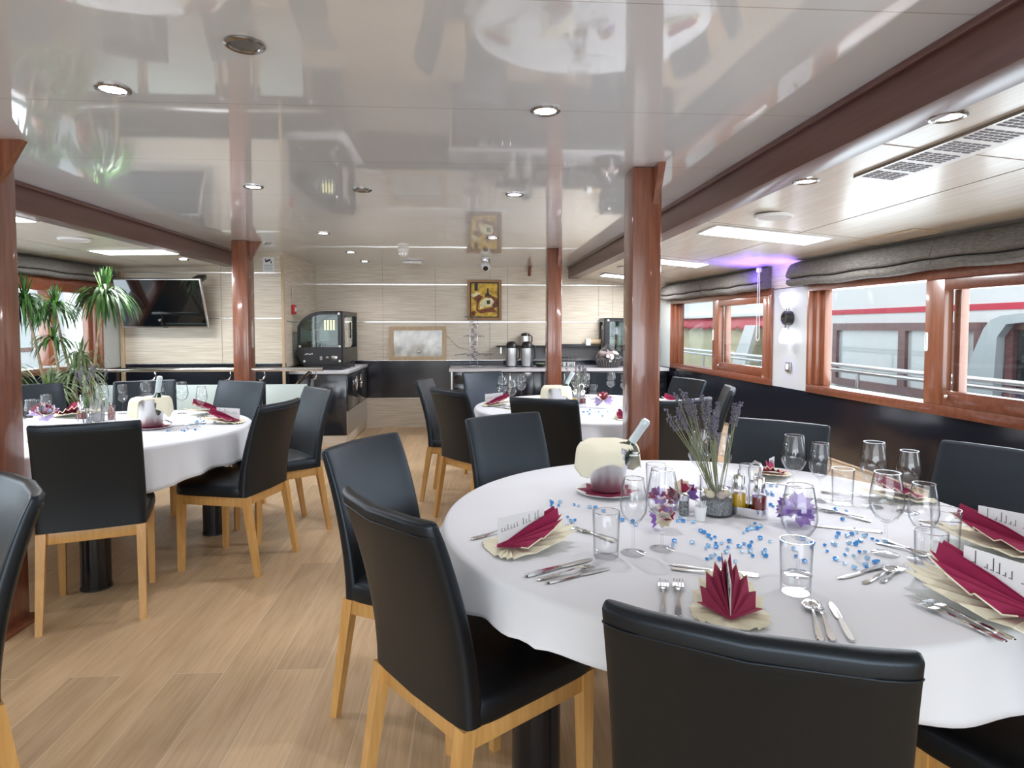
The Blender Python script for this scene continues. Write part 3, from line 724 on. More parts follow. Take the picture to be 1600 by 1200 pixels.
# long sideboard along the back wall
t = thing('sideboard', 'long black sideboard with drawers and doors along the back wall', 'sideboard', (0, 0, 0))
xa, xb, yf = -.235, 2.565, 8.17; zt = .86
MB().box(((xa + xb) / 2, (yf + YB) / 2 + .01, .46), (xb - xa, YB - yf - .05, .72), .003).build('cabinet_body', 'wall_black', t)
MB().box(((xa + xb) / 2, (yf + YB) / 2 + .04, .05), (xb - xa - .04, YB - yf - .12, .10)).build('plinth', 'black_plastic', t, smooth=False)
MB().box((xa - .004, (yf + YB) / 2 - .01, .43), (.02, YB - yf - .03, .84)).build('end_panel', 'steel_satin', t, smooth=False)
for xs in (xa + .02, 2.22):
    for k in range(4):
        z = .76 - k * .175
        d = MB().box((xs + .16, yf + .002, z), (.30, .018, .165), .002).build('drawer', 'wall_black', t)
        MB().tube([(xs + .12, yf - .02, z + .02), (xs + .20, yf - .02, z + .02)], .006, 8).build('drawer_handle', 'steel', d)
for k in range(6):
    x0 = .11 + k * .35
    d = MB().box((x0 + .172, yf + .002, .46), (.34, .018, .70), .002).build('door', 'wall_black', t)
    hx = x0 + (.30 if k % 2 == 0 else .045)
    MB().tube([(hx, yf - .012, .56), (hx, yf - .03, .60), (hx, yf - .03, .76), (hx, yf - .012, .80)], .007, 8).build('bar_handle', 'steel', d)
b = MB().box(((xa + xb) / 2 - .015, (yf + YB) / 2 - .02, zt - .018), (xb - xa + .04, YB - yf + .02, .036), .002).build('countertop', 'worktop', t)
MB().box(((xa + xb) / 2 - .015, yf - .032, zt - .018), (xb - xa + .042, .008, .038)).build('edge_strip', 'worktop_edge', t, smooth=False)
# splashback and black shelf
t = thing('wall_shelf', 'thin black shelf with grey backing above the sideboard', 'shelf', (0, 0, 0))
MB().box((1.52, YB - .008, 1.02), (1.62, .008, .18)).build('splash_panel', mat('grey_splash', (.20, .20, .20), .35), t, smooth=False)
MB().box((1.37, YB - .09, 1.125), (2.02, .16, .022), .003).build('shelf_board', 'black_plastic', t)
MB().box((1.42, YB - .09, 1.145), (.34, .16, .02), .003).build('shelf_step', 'black_plastic', t)
for x in (.42, 1.05, 2.3): MB().box((x, YB - .06, 1.07), (.02, .10, .09)).build('shelf_bracket', 'steel_satin', t, smooth=False)

# glass food case: curved front towards -x, D-shaped side panels
def dprof(w, h, z0, n=10, inset=0.):
    pts = [(w - inset, z0 + inset), (w - inset, h - inset)]
    R_ = w * .62
    cx, cz = R_ , h - R_ * .75
    for k in range(n + 1):
        a = pi / 2 + (pi / 2 - .25) * k / n
        pts.append((cx + (R_ * .93 - inset) * cos(a), cz + (R_ * .75 - inset) * sin(a)))
    pts.append((w * .05 + inset, z0 + .16 if z0 < .05 else z0 + inset)); 
    if z0 < .05: pts.append((w * .16 + inset, z0 + inset))
    return pts
def food_case(loc, flip, label, lit, ylen=.85, w=.58, h=.635, riser=0.):
    t = thing('food_display_case', label, 'display case', loc)
    fx = (lambda p: [(-x, z) for x, z in p][::-1]) if flip else (lambda p: p)
    if riser: MB().box((w * .56, ylen / 2 + .02, -riser / 2), (w * .8, ylen - .08, riser)).build('riser', 'black_plastic', t, smooth=False)
    MB().prism(fx([(w, 0), (w, .17), (w * .02, .17), (w * .02, .12), (w * .14, 0)]), .02, ylen, 'xz').build('cooling_base', 'black_plastic', t, smooth=False)
    for y0 in (0., ylen - .02):
        o = dprof(w, h, .0); i = dprof(w, h, .0, inset=0.)
        ii = []
        for (x, z) in o:
            cx, cz = w * .53, .40
            ii.append((cx + (x - cx) * (.80 if x > cx else .84), max(.20, cz + (z - cz) * .82)))
        MB().ring(fx(o), fx(ii), y0, y0 + .02, 'xz').build('side_panel', 'black_plastic', t, angle=20)
        MB().prism(fx(ii), y0 + .008, y0 + .012, 'xz').build('side_glass', 'case_glass', t, smooth=False)
    # curved front glass
    o = dprof(w, h, .0)[2:-1]; g = MB()
    for k in range(len(o) - 1):
        (x0, z0), (x1, z1) = o[k], o[k + 1]
        s = -1 if flip else 1
        g.add([(s * x0, .02, z0), (s * x1, .02, z1), (s * x1, ylen - .02, z1), (s * x0, ylen - .02, z0)], [[0, 1, 2, 3]])
    g.build('curved_glass', 'case_glass', t)
    s = -1 if flip else 1
    MB().box((s * (w * .80), ylen / 2, h - .008), (w * .4, ylen, .016), .003).build('top_panel', 'black_plastic', t)
    MB().ring([(0, .0), (ylen, .0), (ylen, h), (0, h)], [(.10, .18), (ylen - .04, .18), (ylen - .04, h - .05), (.10, h - .05)], s * w - .008, s * w + .008, 'yz').build('rear_frame', 'black_plastic', t, smooth=False)
    d = MB().box((s * w, ylen * .35, .37), (.008, ylen * .44, .36)).build('sliding_door', 'hatch_glass', t, smooth=False)
    MB().box((s * (w + .01), ylen * .5, .40), (.012, .015, .2), .003).build('door_handle', 'black_plastic', d)
    for z in (.26, .40):
        MB().box((s * w * .58, ylen / 2, z), (w * .66, ylen - .06, .008)).build('glass_shelf', 'case_glass', t, smooth=False)
        MB().box((s * w * .26, ylen / 2, z), (.008, ylen - .05, .014)).build('shelf_edge', 'steel', t, smooth=False)
    b = MB()
    if lit:
        for k in range(4): b.box((s * (w * .58 + .035 * k), .15, .46), (.018, .01, .12), .002)
        b.build('lamp_strip', mat('warm_case_lamp', (1, .8, .4), .5, emit=1.6, ecol=(1, .75, .35)), t)
    for (x, z) in ((.06 if not flip else .06, .21), (w * .20, .035), (w * .94, .035), (w * .94, .21), (w * .93, h - .03)):
        q = MB(); q.T = Matrix.Translation((s * x, -.001, z)) @ Matrix.Rotation(radians(90), 4, 'X'); q.lathe([(0, .006), (.012, .006), (.014, 0)], 14); q.build('stud', 'white_plastic', t)
    b = MB()
    for k in range(6): b.box((s * (w * .22 + k * .016), -.002, .115 + .004 * (k % 3)), (.011, .002, .010 + .004 * (k % 2)))
    b.build('maker_lettering', 'steel_satin', t, smooth=False)
    b = MB(); b.box((s * w * .55, -.003, .07), (.03, .006, .045)); b.box((s * w * .68, -.003, .08), (.03, .006, .02)); b.box((s * w * .83, -.003, .07), (.07, .006, .055), .002); b.build('control_panel', 'lamp_rim', t)
    return t
food_case((-2.065, 7.68, .955), False, 'black curved glass food case on the left cabinet', True, .95, .555, .625, .069)
food_case((2.57, 8.56, .862), True, 'glass food case on the sideboard behind the thick pillar', False, .32, .76, .65)
b = MB(); b.tube([(-1.56, 8.35, .91), (-1.50, 8.30, .96), (-1.46, 8.2, .93), (-1.5, 8.05, .895), (-1.55, 7.95, .90), (-1.47, 8.0, .93), (-1.45, 8.1, .90)], .006, 7)
tag(b.build('power_cable', 'black_plastic'), 'tangled black cable beside the left food case', 'cable')

# crystal drinks tower
t = thing('glass_tower', 'tall clear twisted crystal display tower on the sideboard', 'display stand', (.045, 8.62, .86))
MB().lathe([(0, 0), (.15, 0), (.15, .008), (.05, .016), (0, .016)], 28).build('base_plate', 'crystal', t)
for s in (1, -1): MB().box((s * .05, 0, .35), (.014, .014, .68), .003).build('upright', 'crystal', t)
b = MB()
for k in range(18): b.ico((.022 * cos(k * 1.9), .02 * sin(k * 1.9), .10 + k * .033), .030, 1, (1, 1, .55))
b.build('crystal_column', 'crystal', t)
for k, z in enumerate((.15, .40, .66)):
    b = MB()
    for a in range(6):
        r_ = (.26, .14, .13)[k]; an = a * pi / 3 + .2; b.tube([(.04 * cos(an), .04 * sin(an), z), (r_ * .6 * cos(an), r_ * .6 * sin(an), z + .02), (r_ * cos(an), r_ * sin(an), z + .005)], [.004, .004, .008], 6)
    b.build('cup_ring', 'crystal', t)
MB().ico((0, 0, .715), .035, 1).build('finial', 'p_brown', t)
# airpots
def airpot(loc, label, s=1.):
    t = thing('vacuum_flask', label, 'flask', loc); t.scale = (s, s, s)
    MB().lathe([(0, .01), (.074, .01), (.076, .02), (.076, .25), (0, .25)], 28).build('steel_body', 'steel_satin', t)
    MB().lathe([(0, .25), (.078, .25), (.078, .275), (.066, .315), (.045, .335), (.02, .34), (0, .34)], 28).build('pump_lid', 'black_plastic', t)
    MB().lathe([(0, 0), (.08, 0), (.08, .012), (0, .012)], 28).build('base_ring', 'black_plastic', t)
    MB().box((0, -.075, .275), (.035, .06, .028), .008).build('spout', 'black_plastic', t)
    b = MB(); b.tube([(.07, .0, .29), (.105, 0, .28), (.108, 0, .12), (.078, 0, .10)], .010, 8); b.build('handle', 'black_plastic', t)
    return t
airpot((.55, 8.55, .86), 'left of the two tall steel flasks with black pump lids'); airpot((.755, 8.52, .86), 'right tall steel flask with a black pump lid, nearer the pillar')
t = thing('small_flask', 'small steel jug with black lid standing on the black shelf', 'flask', (.76, YB - .09, 1.137))
MB().lathe([(0, 0), (.062, 0), (.060, .13), (0, .13)], 24).build('steel_body', 'steel_satin', t); MB().lathe([(0, .13), (.064, .13), (.055, .165), (.02, .175), (0, .175)], 24).build('lid', 'black_plastic', t)
b = MB(); b.tube([(.055, 0, .14), (.09, 0, .13), (.09, 0, .05), (.06, 0, .03)], .009, 8); b.build('handle', 'black_plastic', t)
b = MB(); rnd = random.Random(3)
t = thing('garnish_bowl', 'small dark glass bowl beside the right flask', 'bowl', (.93, 8.45, .86))
MB().lathe([(0, .005), (.05, .005), (.075, .045), (.07, .045), (.046, .012), (0, .012)], 20).build('bowl_body', 'black_plastic', t)
b = MB()
for k in range(9): b.ico((rnd.uniform(-.045, .045), rnd.uniform(-.04, .04), .04), .016, 1)
b.build('garnish', 'leaf_pale', t)
# basket wrapped in cellophane
t = thing('gift_basket', 'grey wicker basket wrapped in shiny cellophane on the sideboard', 'basket', (1.82, 8.36, .86))
MB().lathe([(0, 0), (.13, 0), (.165, .10), (.172, .112), (.158, .112), (.125, .012), (0, .012)], 28).build('wicker_body', 'wicker', t)
b = MB()
for k in range(26): a = 2 * pi * k / 26; b.tube([(.133 * cos(a), .133 * sin(a), .004), (.170 * cos(a), .170 * sin(a), .105)], .006, 5)
b.build('wicker_rib', mat('wicker_rib', (.17, .16, .16), .7), t)
rnd = random.Random(5); m = MB()
def cel(u, v):
    a = 2 * pi * u; r_ = (.185 * (1 - v ** 1.6) + .012) * (1 + .09 * sin(7 * a + 5 * v) + .05 * sin(13 * a)); return (r_ * cos(a), r_ * sin(a), .09 + .21 * v + .012 * sin(5 * a))
m.grid(cel, 40, 9, True); m.build('cellophane', 'cello', t, angle=15)
b = MB()
for k in range(7): b.ico((rnd.uniform(-.09, .09), rnd.uniform(-.08, .08), .13 + rnd.uniform(0, .05)), .045, 2)
b.build('basket_fill', 'shell', t)
t = thing('wrap_roll', 'pale wooden roll holder lying on the black shelf', 'roll', (1.83, YB - .10, 1.182))
q = MB(); q.T = Matrix.Rotation(radians(90), 4, 'Y'); q.lathe([(0, -.17), (.042, -.17), (.042, .20), (0, .20)], 20); q.build('roll_body', 'frame_oak', t)
MB().box((-.20, 0, 0), (.07, .09, .09), .008).build('end_block', 'white_plastic', t)
t = thing('wire_rack', 'dark wire rack with cups at the far end of the sideboard', 'rack', (1.30, 8.6, .86))
b = MB()
for k in range(6): b.tube([(-.12 + k * .05, -.08, 0), (-.12 + k * .05, -.08, .12), (-.12 + k * .05, .08, .12), (-.12 + k * .05, .08, 0)], .004, 5)
b.tube([(-.13, -.08, .12), (.14, -.08, .12)], .004, 5); b.tube([(-.13, .08, .12), (.14, .08, .12)], .004, 5); b.build('wire_frame', 'black_plastic', t)
for k in range(4): MB().lathe([(0, .004), (.022, .004), (.030, .06), (.026, .06), (.018, .01), (0, .01)], 14, (-.09 + k * .06, 0, 0)).build('cup', 'white_plastic', t)

# ------------------------------------------------------------------ stair railing
yr = 6.42; zr = .978
t = thing('stair_railing', 'steel handrail with frosted glass panels behind the left table', 'railing', (0, 0, 0))
for (x0, x1) in ((-3.85, -2.31), (-2.135, -1.455)):
    MB().tube([(x0, yr, zr), (x1, yr, zr)], .021, 12).build('handrail', 'steel', t)
for x in (-3.8, -3.1, -2.385, -2.06, -1.56):
    MB().tube([(x, yr, 0), (x, yr, .88)], .019, 12).build('post', 'steel', t)
    MB().lathe([(0, 0), (.045, 0), (.045, .008), (.02, .012), (0, .012)], 18, (x, yr, 0)).build('post_foot', 'steel', t)
    MB().tube([(x, yr, .87), (x + .03, yr, .885), (x + .045, yr, .92), (x + .035, yr, .955)], .007, 8).build('hook', 'steel', t)
for (x0, x1) in ((-3.75, -3.15), (-3.05, -2.43), (-2.01, -1.61)):
    MB().box(((x0 + x1) / 2, yr, .45), (x1 - x0, .010, .76), .002).build('glass_panel', 'frost', t)
MB().tube([(-1.56, yr, zr - .01), (-1.82, yr + .55, .82), (-2.0, yr + .95, .70)], .019, 12).build('descending_rail', 'steel', t)
t = thing('floor_mat', 'dark grey mat on the floor in front of the black cabinet', 'mat', (-1.75, 7.05, 0))
MB().box((0, 0, .004), (.62, .55, .008), .002).build('mat_body', 'mat_grey', t)

# ------------------------------------------------------------------ chairs
def make_chair():
    t = thing('dining_chair', None, 'chair')
    # seat cushion with a softly crowned top
    def seat(u, v):
        a = 2 * pi * u; ex = .28
        cx = (abs(cos(a)) ** ex) * (1 if cos(a) >= 0 else -1); cy = (abs(sin(a)) ** ex) * (1 if sin(a) >= 0 else -1)
        prof = [(0.0, .450), (.985, .446), (1.0, .456), (1.0, .485), (.975, .505), (.90, .515), (.5, .524), (.0, .526)]
        i = v * 7; k = min(int(i), 6); f = i - k; r_ = prof[k][0] * (1 - f) + prof[k + 1][0] * f; z = prof[k][1] * (1 - f) + prof[k + 1][1] * f
        return (cx * .232 * r_, .025 + cy * .235 * r_, z)
    MB().grid(seat, 48, 15, True).build('seat', 'leather', t, angle=50)
    # upholstered backrest, hollow towards the sitter and leaning back
    def back(side):
        def fn(u, v):
            # u runs round the section, v up the height
            z = .447 + .503 * v
            yc = -.175 - .015 * v - .115 * v ** 1.7
            w = .225 - .004 * v; th = .030 - .008 * v
            if v > .96: th *= .85
            a = 2 * pi * u; sx = abs(cos(a)) ** .16 * (1 if cos(a) >= 0 else -1); sy = abs(sin(a)) ** .55 * (1 if sin(a) >= 0 else -1)
            x = w * sx; bow = -.036 * (1 - (x / w) ** 2) * (.35 + .65 * v) + .018 * v
            return (x, yc + bow + th * sy, z)
        return fn
    m = MB(); nu, nv = 72, 14; m.grid(back(0), nu, nv, True)
    prev = [(nv - 1) * nu + k for k in range(nu)]; base = [m.v[k] for k in prev]
    for f, dz, sc in ((.10, .005, .995), (.30, .0095, .985), (.60, .0125, .965)):
        st = len(m.v)
        for k in range(nu):
            p = base[k]; q = base[(nu - k) % nu]; ym = (p[1] + q[1]) / 2
            m.v.append((p[0] * sc, p[1] + (ym - p[1]) * f, p[2] + dz))
        for k in range(nu): k2 = (k + 1) % nu; m.f.append([prev[k], prev[k2], st + k2, st + k]); m.mi.append(0)
        prev = [st + k for k in range(nu)]
    for k in range(nu // 2):
        q = list(dict.fromkeys([prev[k], prev[k + 1], prev[(nu - k - 1) % nu], prev[(nu - k) % nu]]))
        if len(q) > 2: m.f.append(q); m.mi.append(0)
    m.f.append(list(range(nu))[::-1]); m.mi.append(0)
    bk = m.build('backrest', 'leather', t, angle=55)
    # piping along the rear top edge
    fn = back(0); b = MB(); b.tube([tuple(Vector(fn(.5 + .5 * (.06 + .88 * k / 14), .955)) + Vector((0, -.001, 0))) for k in range(15)], .0018, 6); b.build('piping', 'leather', bk)
    # wooden seat frame
    b = MB(); b.box((0, .215, .418), (.40, .024, .056), .003); b.box((0, -.185, .418), (.40, .024, .056), .003)
    for s in (1, -1): b.box((s * .202, .015, .418), (.024, .42, .056), .003)
    b.build('seat_frame', 'chair_wood', t)
    for s in (1, -1):
        def leg(x0, y0, x1, y1, a0, a1):
            h = lambda cx, cy, z, a: [(cx - a, cy - a, z), (cx + a, cy - a, z), (cx + a, cy + a, z), (cx - a, cy + a, z)]
            MB().hexa(h(x1, y1, 0, a1), h(x0, y0, .446, a0)).build('leg', 'chair_wood', t, smooth=False)
        leg(s * .202, .215, s * .204, .222, .020, .014); leg(s * .200, -.190, s * .206, -.262, .020, .014)
    return t
chair = Proto(make_chair())
def put_chair(mx, my, fx, fy, label, group):
    n = sqrt(fx * fx + fy * fy); fx, fy = fx / n, fy / n
    c = chair.put((mx + .28 * fx, my + .28 * fy, 0), face(fx, fy), 'black leather dining chair, ' + label, group)
    return c
G1, G2, G3 = 'chairs around the nearest table', 'chairs around the left table', 'chairs around the far table'
put_chair(-.205, 1.596, .803, .596, 'left front one whose whole seat shows', G1)
put_chair(-.405, 2.47, .874, -.486, 'half hidden behind the left front one', G1)
put_chair(.412, .906, .445, .895, 'cut off by the bottom edge, its back to the camera', G1)
put_chair(.167, 3.13, .534, -.846, 'facing the camera left of the draped ice bucket', G1)
put_chair(1.41, 2.845, -.66, -.75, 'behind the pink fan napkin and lavender', G1)
put_chair(1.90, 2.14, -.91, -.4, 'cut off by the right edge under the big window', G1)
put_chair(1.42, .99, -.42, .90, 'only its seat showing in the bottom right corner', G1)
put_chair(-1.756, 3.03, -.355, .935, 'back to the camera beside the left edge pillar', G2)
put_chair(-1.12, 3.80, -.97, .25, 'pulled sideways with its seat facing left', G2)
put_chair(-1.09, 4.62, -.79, -.61, 'slim side view beside the stair railing post', G2)
put_chair(-1.83, 5.23, -.35, -.94, 'in front of the right frosted glass panel', G2)
put_chair(-2.61, 5.31, .39, -.92, 'behind the wine cooler, in front of the steel rail', G2)
put_chair(-3.3, 5.0, .75, -.65, 'mostly hidden by the plant and the left pillar', G2)
put_chair(-1.285, 1.86, -.70, -.71, 'cut off by the left edge of the photo', 'chairs around an unseen table')
put_chair(-.37, 5.3, .97, -.2, 'farthest left at the far table, seen side on', G3)
put_chair(-.15, 4.5, .8, .6, 'second from the left at the far table', G3)
put_chair(.116, 6.16, .5, -.87, 'in front of the sideboard drawers', G3)
put_chair(.447, 3.88, .42, .91, 'broad dark back hiding the front of the far table', G3)
put_chair(1.35, 6.0, -.35, -.94, 'almost hidden behind the thick pillar and glasses', G3)
put_chair(1.82, 5.25, -.93, -.3, 'grey lit front just right of the thick pillar', G3)
put_chair(1.30, 3.80, -.45, .89, 'dark back right of the thick pillar, behind the lavender', G3)
put_chair(1.85, 4.5, -.95, .3, 'narrow upright one against the black wall panel', G3)

# ------------------------------------------------------------------ tables
ZT = .765
TABLES = {'near': (.812, 2.075), 'left': (-2.32, 4.10), 'far': (.93, 5.02)}
def make_table():
    t = thing('round_table', None, 'table')
    MB().lathe([(0, .72), (.87, .72), (.885, .728), (.885, .752), (.87, .758), (0, .758)], 64).build('tabletop', 'chair_wood', t)
    for k in range(4):
        a = k * pi / 2; x, y = .66 * cos(a), .66 * sin(a)
        lg = MB().lathe([(0, .012), (.072, .012), (.072, .70), (.10, .715), (.10, .72), (0, .72)], 28, (x, y, 0)).build('leg', 'black_table_leg', t)
        MB().lathe([(0, 0), (.076, 0), (.076, .012), (0, .012)], 28, (x, y, 0)).build('foot_ring', 'black_plastic', lg)
    return t
table = Proto(make_table())
for nm, rz, lb, in (('near', .35, 'round table under the nearest white cloth, right of the aisle'), ('left', -1.08, 'round table on black cylinder legs under the left white cloth'), ('far', .35, 'round table under the white cloth behind the thick pillar')):
    x, y = TABLES[nm]; table.put((x, y, 0), rz, lb, 'round dining tables')
def make_cloth(nm, seed, drop, label):
    x, y = TABLES[nm]; rnd = random.Random(seed); ph = [rnd.uniform(0, 6.28) for _ in range(6)]
    def fn(u, v):
        a = 2 * pi * u
        if v < .5: r = .885 * (v / .5); z = ZT; 
        elif v < .56:
            k = (v - .5) / .06 * pi / 2; r = .885 + .016 * sin(k); z = ZT - .016 * (1 - cos(k))
        else:
            k = (v - .56) / .44
            w = .75 * (1 - 2 * abs(sin(4.5 * a + ph[0] + .5 * sin(3 * a))) ** .6) + .4 * (1 - 2 * abs(sin(8 * a + ph[1])) ** .7) + .22 * sin(23 * a + ph[2])
            r = .901 + (.044 + .042 * w) * k ** 1.15 + .012 * k; z = ZT - .016 - (drop + .026 * sin(4 * a + ph[3]) + .016 * sin(9 * a + ph[0])) * k
        return (r * cos(a), r * sin(a), z)
    m = MB(); nu = 220
    rows = [0.0, .15, .3, .42, .47, .5, .515, .53, .545, .56] + [.56 + .44 * k / 9 for k in range(1, 10)]
    vs = [fn(i / nu, v) for v in rows for i in range(nu)]
    fs = [[j * nu + i, j * nu + (i + 1) % nu, (j + 1) * nu + (i + 1) % nu, (j + 1) * nu + i] for j in range(1, len(rows) - 1) for i in range(nu)]
    fs += [[0, nu + i, nu + (i + 1) % nu] for i in range(nu)]
    m.add(vs, fs)
    # hem
    h = len(rows) - 2
    o = m.build('tablecloth', 'cloth', None, angle=80, solid=.0025); o.location = (x, y, 0)
    tag(o, label, 'tablecloth', 'white round tablecloths')
    b = MB(); hr = [.56 + .44 * k for k in (.93, 1.0)]
    e = MB(); e.tube([Vector(fn(i / nu, .56 + .44 * .90)) for i in range(nu + 1)], .0016, 5, False); e.build('hem_seam', 'cloth', o)
    # pressed fold lines running across the top
    c = MB()
    for off, an in ((-.28, .62), (.30, .62), (.05, .62 + pi / 2)):
        L_ = sqrt(.87 ** 2 - off ** 2); d = Vector((cos(an), sin(an), 0)); n = Vector((-sin(an), cos(an), 0))
        p, q = n * off - d * L_ + Vector((0, 0, ZT + .0005)), n * off + d * L_ + Vector((0, 0, ZT + .0005))
        k = 14
        for i in range(k):
            a0 = p.lerp(q, i / k); a1 = p.lerp(q, (i + 1) / k)
            c.add([a0 - n * .006, a1 - n * .006, a1 + Vector((0, 0, .0016)), a0 + Vector((0, 0, .0016)), a1 + n * .006, a0 + n * .006], [[0, 1, 2, 3], [3, 2, 4, 5]])
    c.build('pressed_crease', 'cloth', o)
    return o
make_cloth('near', 4, .098, 'white tablecloth hanging in soft folds on the nearest round table')
make_cloth('left', 9, .185, 'white tablecloth on the left table near the pillar and plant')
make_cloth('far', 13, .165, 'white tablecloth on the far table behind the thick pillar')
ZS = ZT + .0022     # things stand here

# ------------------------------------------------------------------ glassware
def make_wine(hh, r):
    t = thing('wine_glass', None, 'wine glass')
    k = hh / .23; q = r / .047
    MB().lathe([(0, .0015), (.034, 0.0), (.035, .0015), (.020, .004), (.006, .009), (.0038, .018), (.0036, .080 * k), (.0045, .088 * k), (.0, .091 * k)], 28).build('stem_and_foot', 'glass', t)
    MB().lathe([(0, .088 * k), (.012 * q, .091 * k), (.030 * q, .104 * k), (.043 * q, .126 * k), (.047 * q, .146 * k), (.044 * q, .176 * k), (.034 * q, .2295 * k), (.0335 * q, .230 * k), (.0327 * q, .2293 * k),
                (.0428 * q, .176 * k), (.0456 * q, .146 * k), (.0418 * q, .127 * k), (.029 * q, .107 * k), (.010 * q, .0965 * k), (0, .095 * k)], 32).build('bowl', 'glass', t)
    MB().lathe([(.0325 * q, .2285 * k), (.0345 * q, .2285 * k), (.0345 * q, .2300 * k), (.0325 * q, .2300 * k), (.0325 * q, .2285 * k)], 32).build('rim', 'steel', t)
    return t
def make_tumbler():
    t = thing('tumbler', None, 'glass')
    MB().lathe([(0, 0), (.031, 0), (.034, .004), (.0375, .125), (.0368, .126), (.0358, .125), (.0325, .018), (.02, .012), (0, .011)], 28).build('glass_wall', 'glass', t)
    MB().lathe([(.0358, .1252), (.0375, .1252), (.0375, .1265), (.0358, .1265), (.0358, .1252)], 28).build('rim', 'steel', t)
    return t
big = Proto(make_wine(.23, .045)); small = Proto(make_wine(.212, .038)); tum = Proto(make_tumbler())
GG = ['wine glasses on the nearest table', 'wine glasses on the left table', 'wine glasses on the far table']
for p, x, y, lb in ((small, .452, 1.735, 'clear wine glass left of the pair in front of the ice bucket'), (big, .542, 1.762, 'large clear wine glass right of the pair in front of the ice bucket'),
                    (big, .835, 1.560, 'very large looking wine glass in front of the lilac pompom'), (big, 1.198, 2.285, 'left of the two wine glasses against the dark chair behind'),
                    (small, 1.262, 2.220, 'right of the two wine glasses against the dark chair behind'), (big, 1.405, 2.130, 'wine glass by the dark wall, left of the right hand pair'),
                    (small, 1.484, 2.06, 'wine glass by the dark wall, right of the right hand pair'), (big, 1.150, 1.682, 'wine glass with maroon seen through its bowl'),
                    (small, 1.215, 1.625, 'wine glass crowded beside the right tumbler'), (big, .885, 2.41, 'left wine glass directly behind the lavender stems'),
                    (small, .985, 2.43, 'right wine glass directly behind the lavender stems')):
    p.put((x, y, ZS), 0, lb, GG[0])
for x, y, lb in ((.371, 1.715, 'low clear tumbler right of the left maroon napkin'), (.682, 2.300, 'clear tumbler beside the draped ice bucket'), (.772, 1.452, 'tall clear tumbler nearest the camera above the knives'),
                 (1.325, 2.18, 'clear tumbler right of the back pair of wine glasses'), (1.318, 1.675, 'clear tumbler in front of the big right chair'), (1.140, 1.495, 'clear tumbler touching the tip of the front right napkin'), (1.02, 2.26, 'clear tumbler behind the oil and vinegar set')):
    tum.put((x, y, ZS), 0, lb, 'tumblers on the nearest table')
for p, x, y, lb in ((big, .257, 5.156, 'leftmost wine glass on the far table'), (small, .327, 5.03, 'second wine glass from the left on the far table'), (big, .43, 5.40, 'tallest of the three left wine glasses on the far table'),
                    (big, .93, 5.60, 'left wine glass beside the far pillar'), (small, 1.04, 5.68, 'right wine glass beside the far pillar'), (big, 1.245, 5.60, 'left wine glass behind the far flower ball'), (small, 1.34, 5.50, 'right wine glass behind the far flower ball'),
                    (small, 1.43, 5.38, 'wine glass cut by the edge of the thick pillar')):
    p.put((x, y, ZS), 0, lb, GG[2])
tum.put((1.07, 5.50, ZS), 0, 'tumbler behind the far flower ball', 'tumblers on the other tables')
for p, x, y, lb in ((big, -2.354, 4.80, 'left wine glass behind the left draped cooler'), (small, -2.285, 4.86, 'right wine glass behind the left draped cooler'), (big, -2.095, 4.78, 'left of the pair right of the left cooler'), (small, -1.89, 4.62, 'right of the pair right of the left cooler'),
                    (big, -2.40, 3.66, 'large wine glass beside the left edge pillar'), (small, -2.62, 4.12, 'second wine glass beside the left edge pillar'), (big, -2.62, 4.72, 'wine glass behind the lavender on the left table'), (small, -2.52, 4.80, 'smaller wine glass behind the lavender on the left table')):
    p.put((x, y, ZS), 0, 'clear wine glass, ' + lb, GG[1])
for x, y, lb in ((-2.42, 4.28, 'low tumbler left of the left draped cooler'), (-2.30, 4.22, 'tumbler touching the left draped cooler')): tum.put((x, y, ZS), 0, lb, 'tumblers on the other tables')

# ------------------------------------------------------------------ cutlery
def strip(m, st, th=.0016):
    """flat shaped metal: stations (y, half width, z)"""
    vs = []; 
    for y, w, z in st: vs += [(-w, y, z), (w, y, z), (w * .8, y, z + th), (-w * .8, y, z + th)]
    fs = []
    for i in range(len(st) - 1):
        a = i * 4; c = a + 4
        for k in range(4): fs.append([a + k, a + (k + 1) % 4, c + (k + 1) % 4, c + k])
    fs += [[3, 2, 1, 0], [len(vs) - 4 + k for k in range(4)]]
    m.add(vs, fs)
def make_fork():
    t = thing('fork', None, 'fork')
    m = MB(); strip(m, [(0, .004, .003), (.006, .0085, .003), (.03, .0085, .003), (.07, .005, .005), (.115, .0028, .009), (.135, .004, .010), (.145, .0105, .008), (.158, .0125, .006)], .0026); m.build('handle', 'steel', t)
    m = MB()
    for k in range(4): x = -.0105 + k * .007; m.bar((x, .157, .0075), (x * 1.02, .182, .006), .0042, .002, .0034, .0018); m.bar((x * 1.02, .182, .006), (x, .203, .0095), .0034, .0018, .0018, .001)
    m.build('tines', 'steel', t); return t
def make_knife():
    t = thing('knife', None, 'knife')
    m = MB(); strip(m, [(0, .005, .001), (.008, .0085, .001), (.05, .009, .001), (.105, .0065, .001), (.118, .005, .001)], .005); m.build('handle', 'steel', t)
    m = MB(); strip(m, [(.117, .005, .002), (.13, .0095, .002), (.18, .0105, .002), (.205, .008, .002), (.222, .002, .002)], .0012); m.build('blade', 'steel_satin', t); return t
def make_spoon():
    t = thing('spoon', None, 'spoon')
    m = MB(); strip(m, [(0, .004, .002), (.006, .008, .002), (.04, .007, .003), (.10, .003, .007), (.13, .003, .007)], .0024); m.build('handle', 'steel', t)
    m = MB()
    def fn(u, v):
        a = 2 * pi * u; r = v; return (.0185 * r * cos(a), .155 + .028 * r * sin(a), .0025 + .006 * r * r)
    m.grid(fn, 20, 5, True); m.build('spoon_bowl', 'steel', t, solid=.001); return t
fork = Proto(make_fork()); knife = Proto(make_knife()); spoon = Proto(make_spoon())
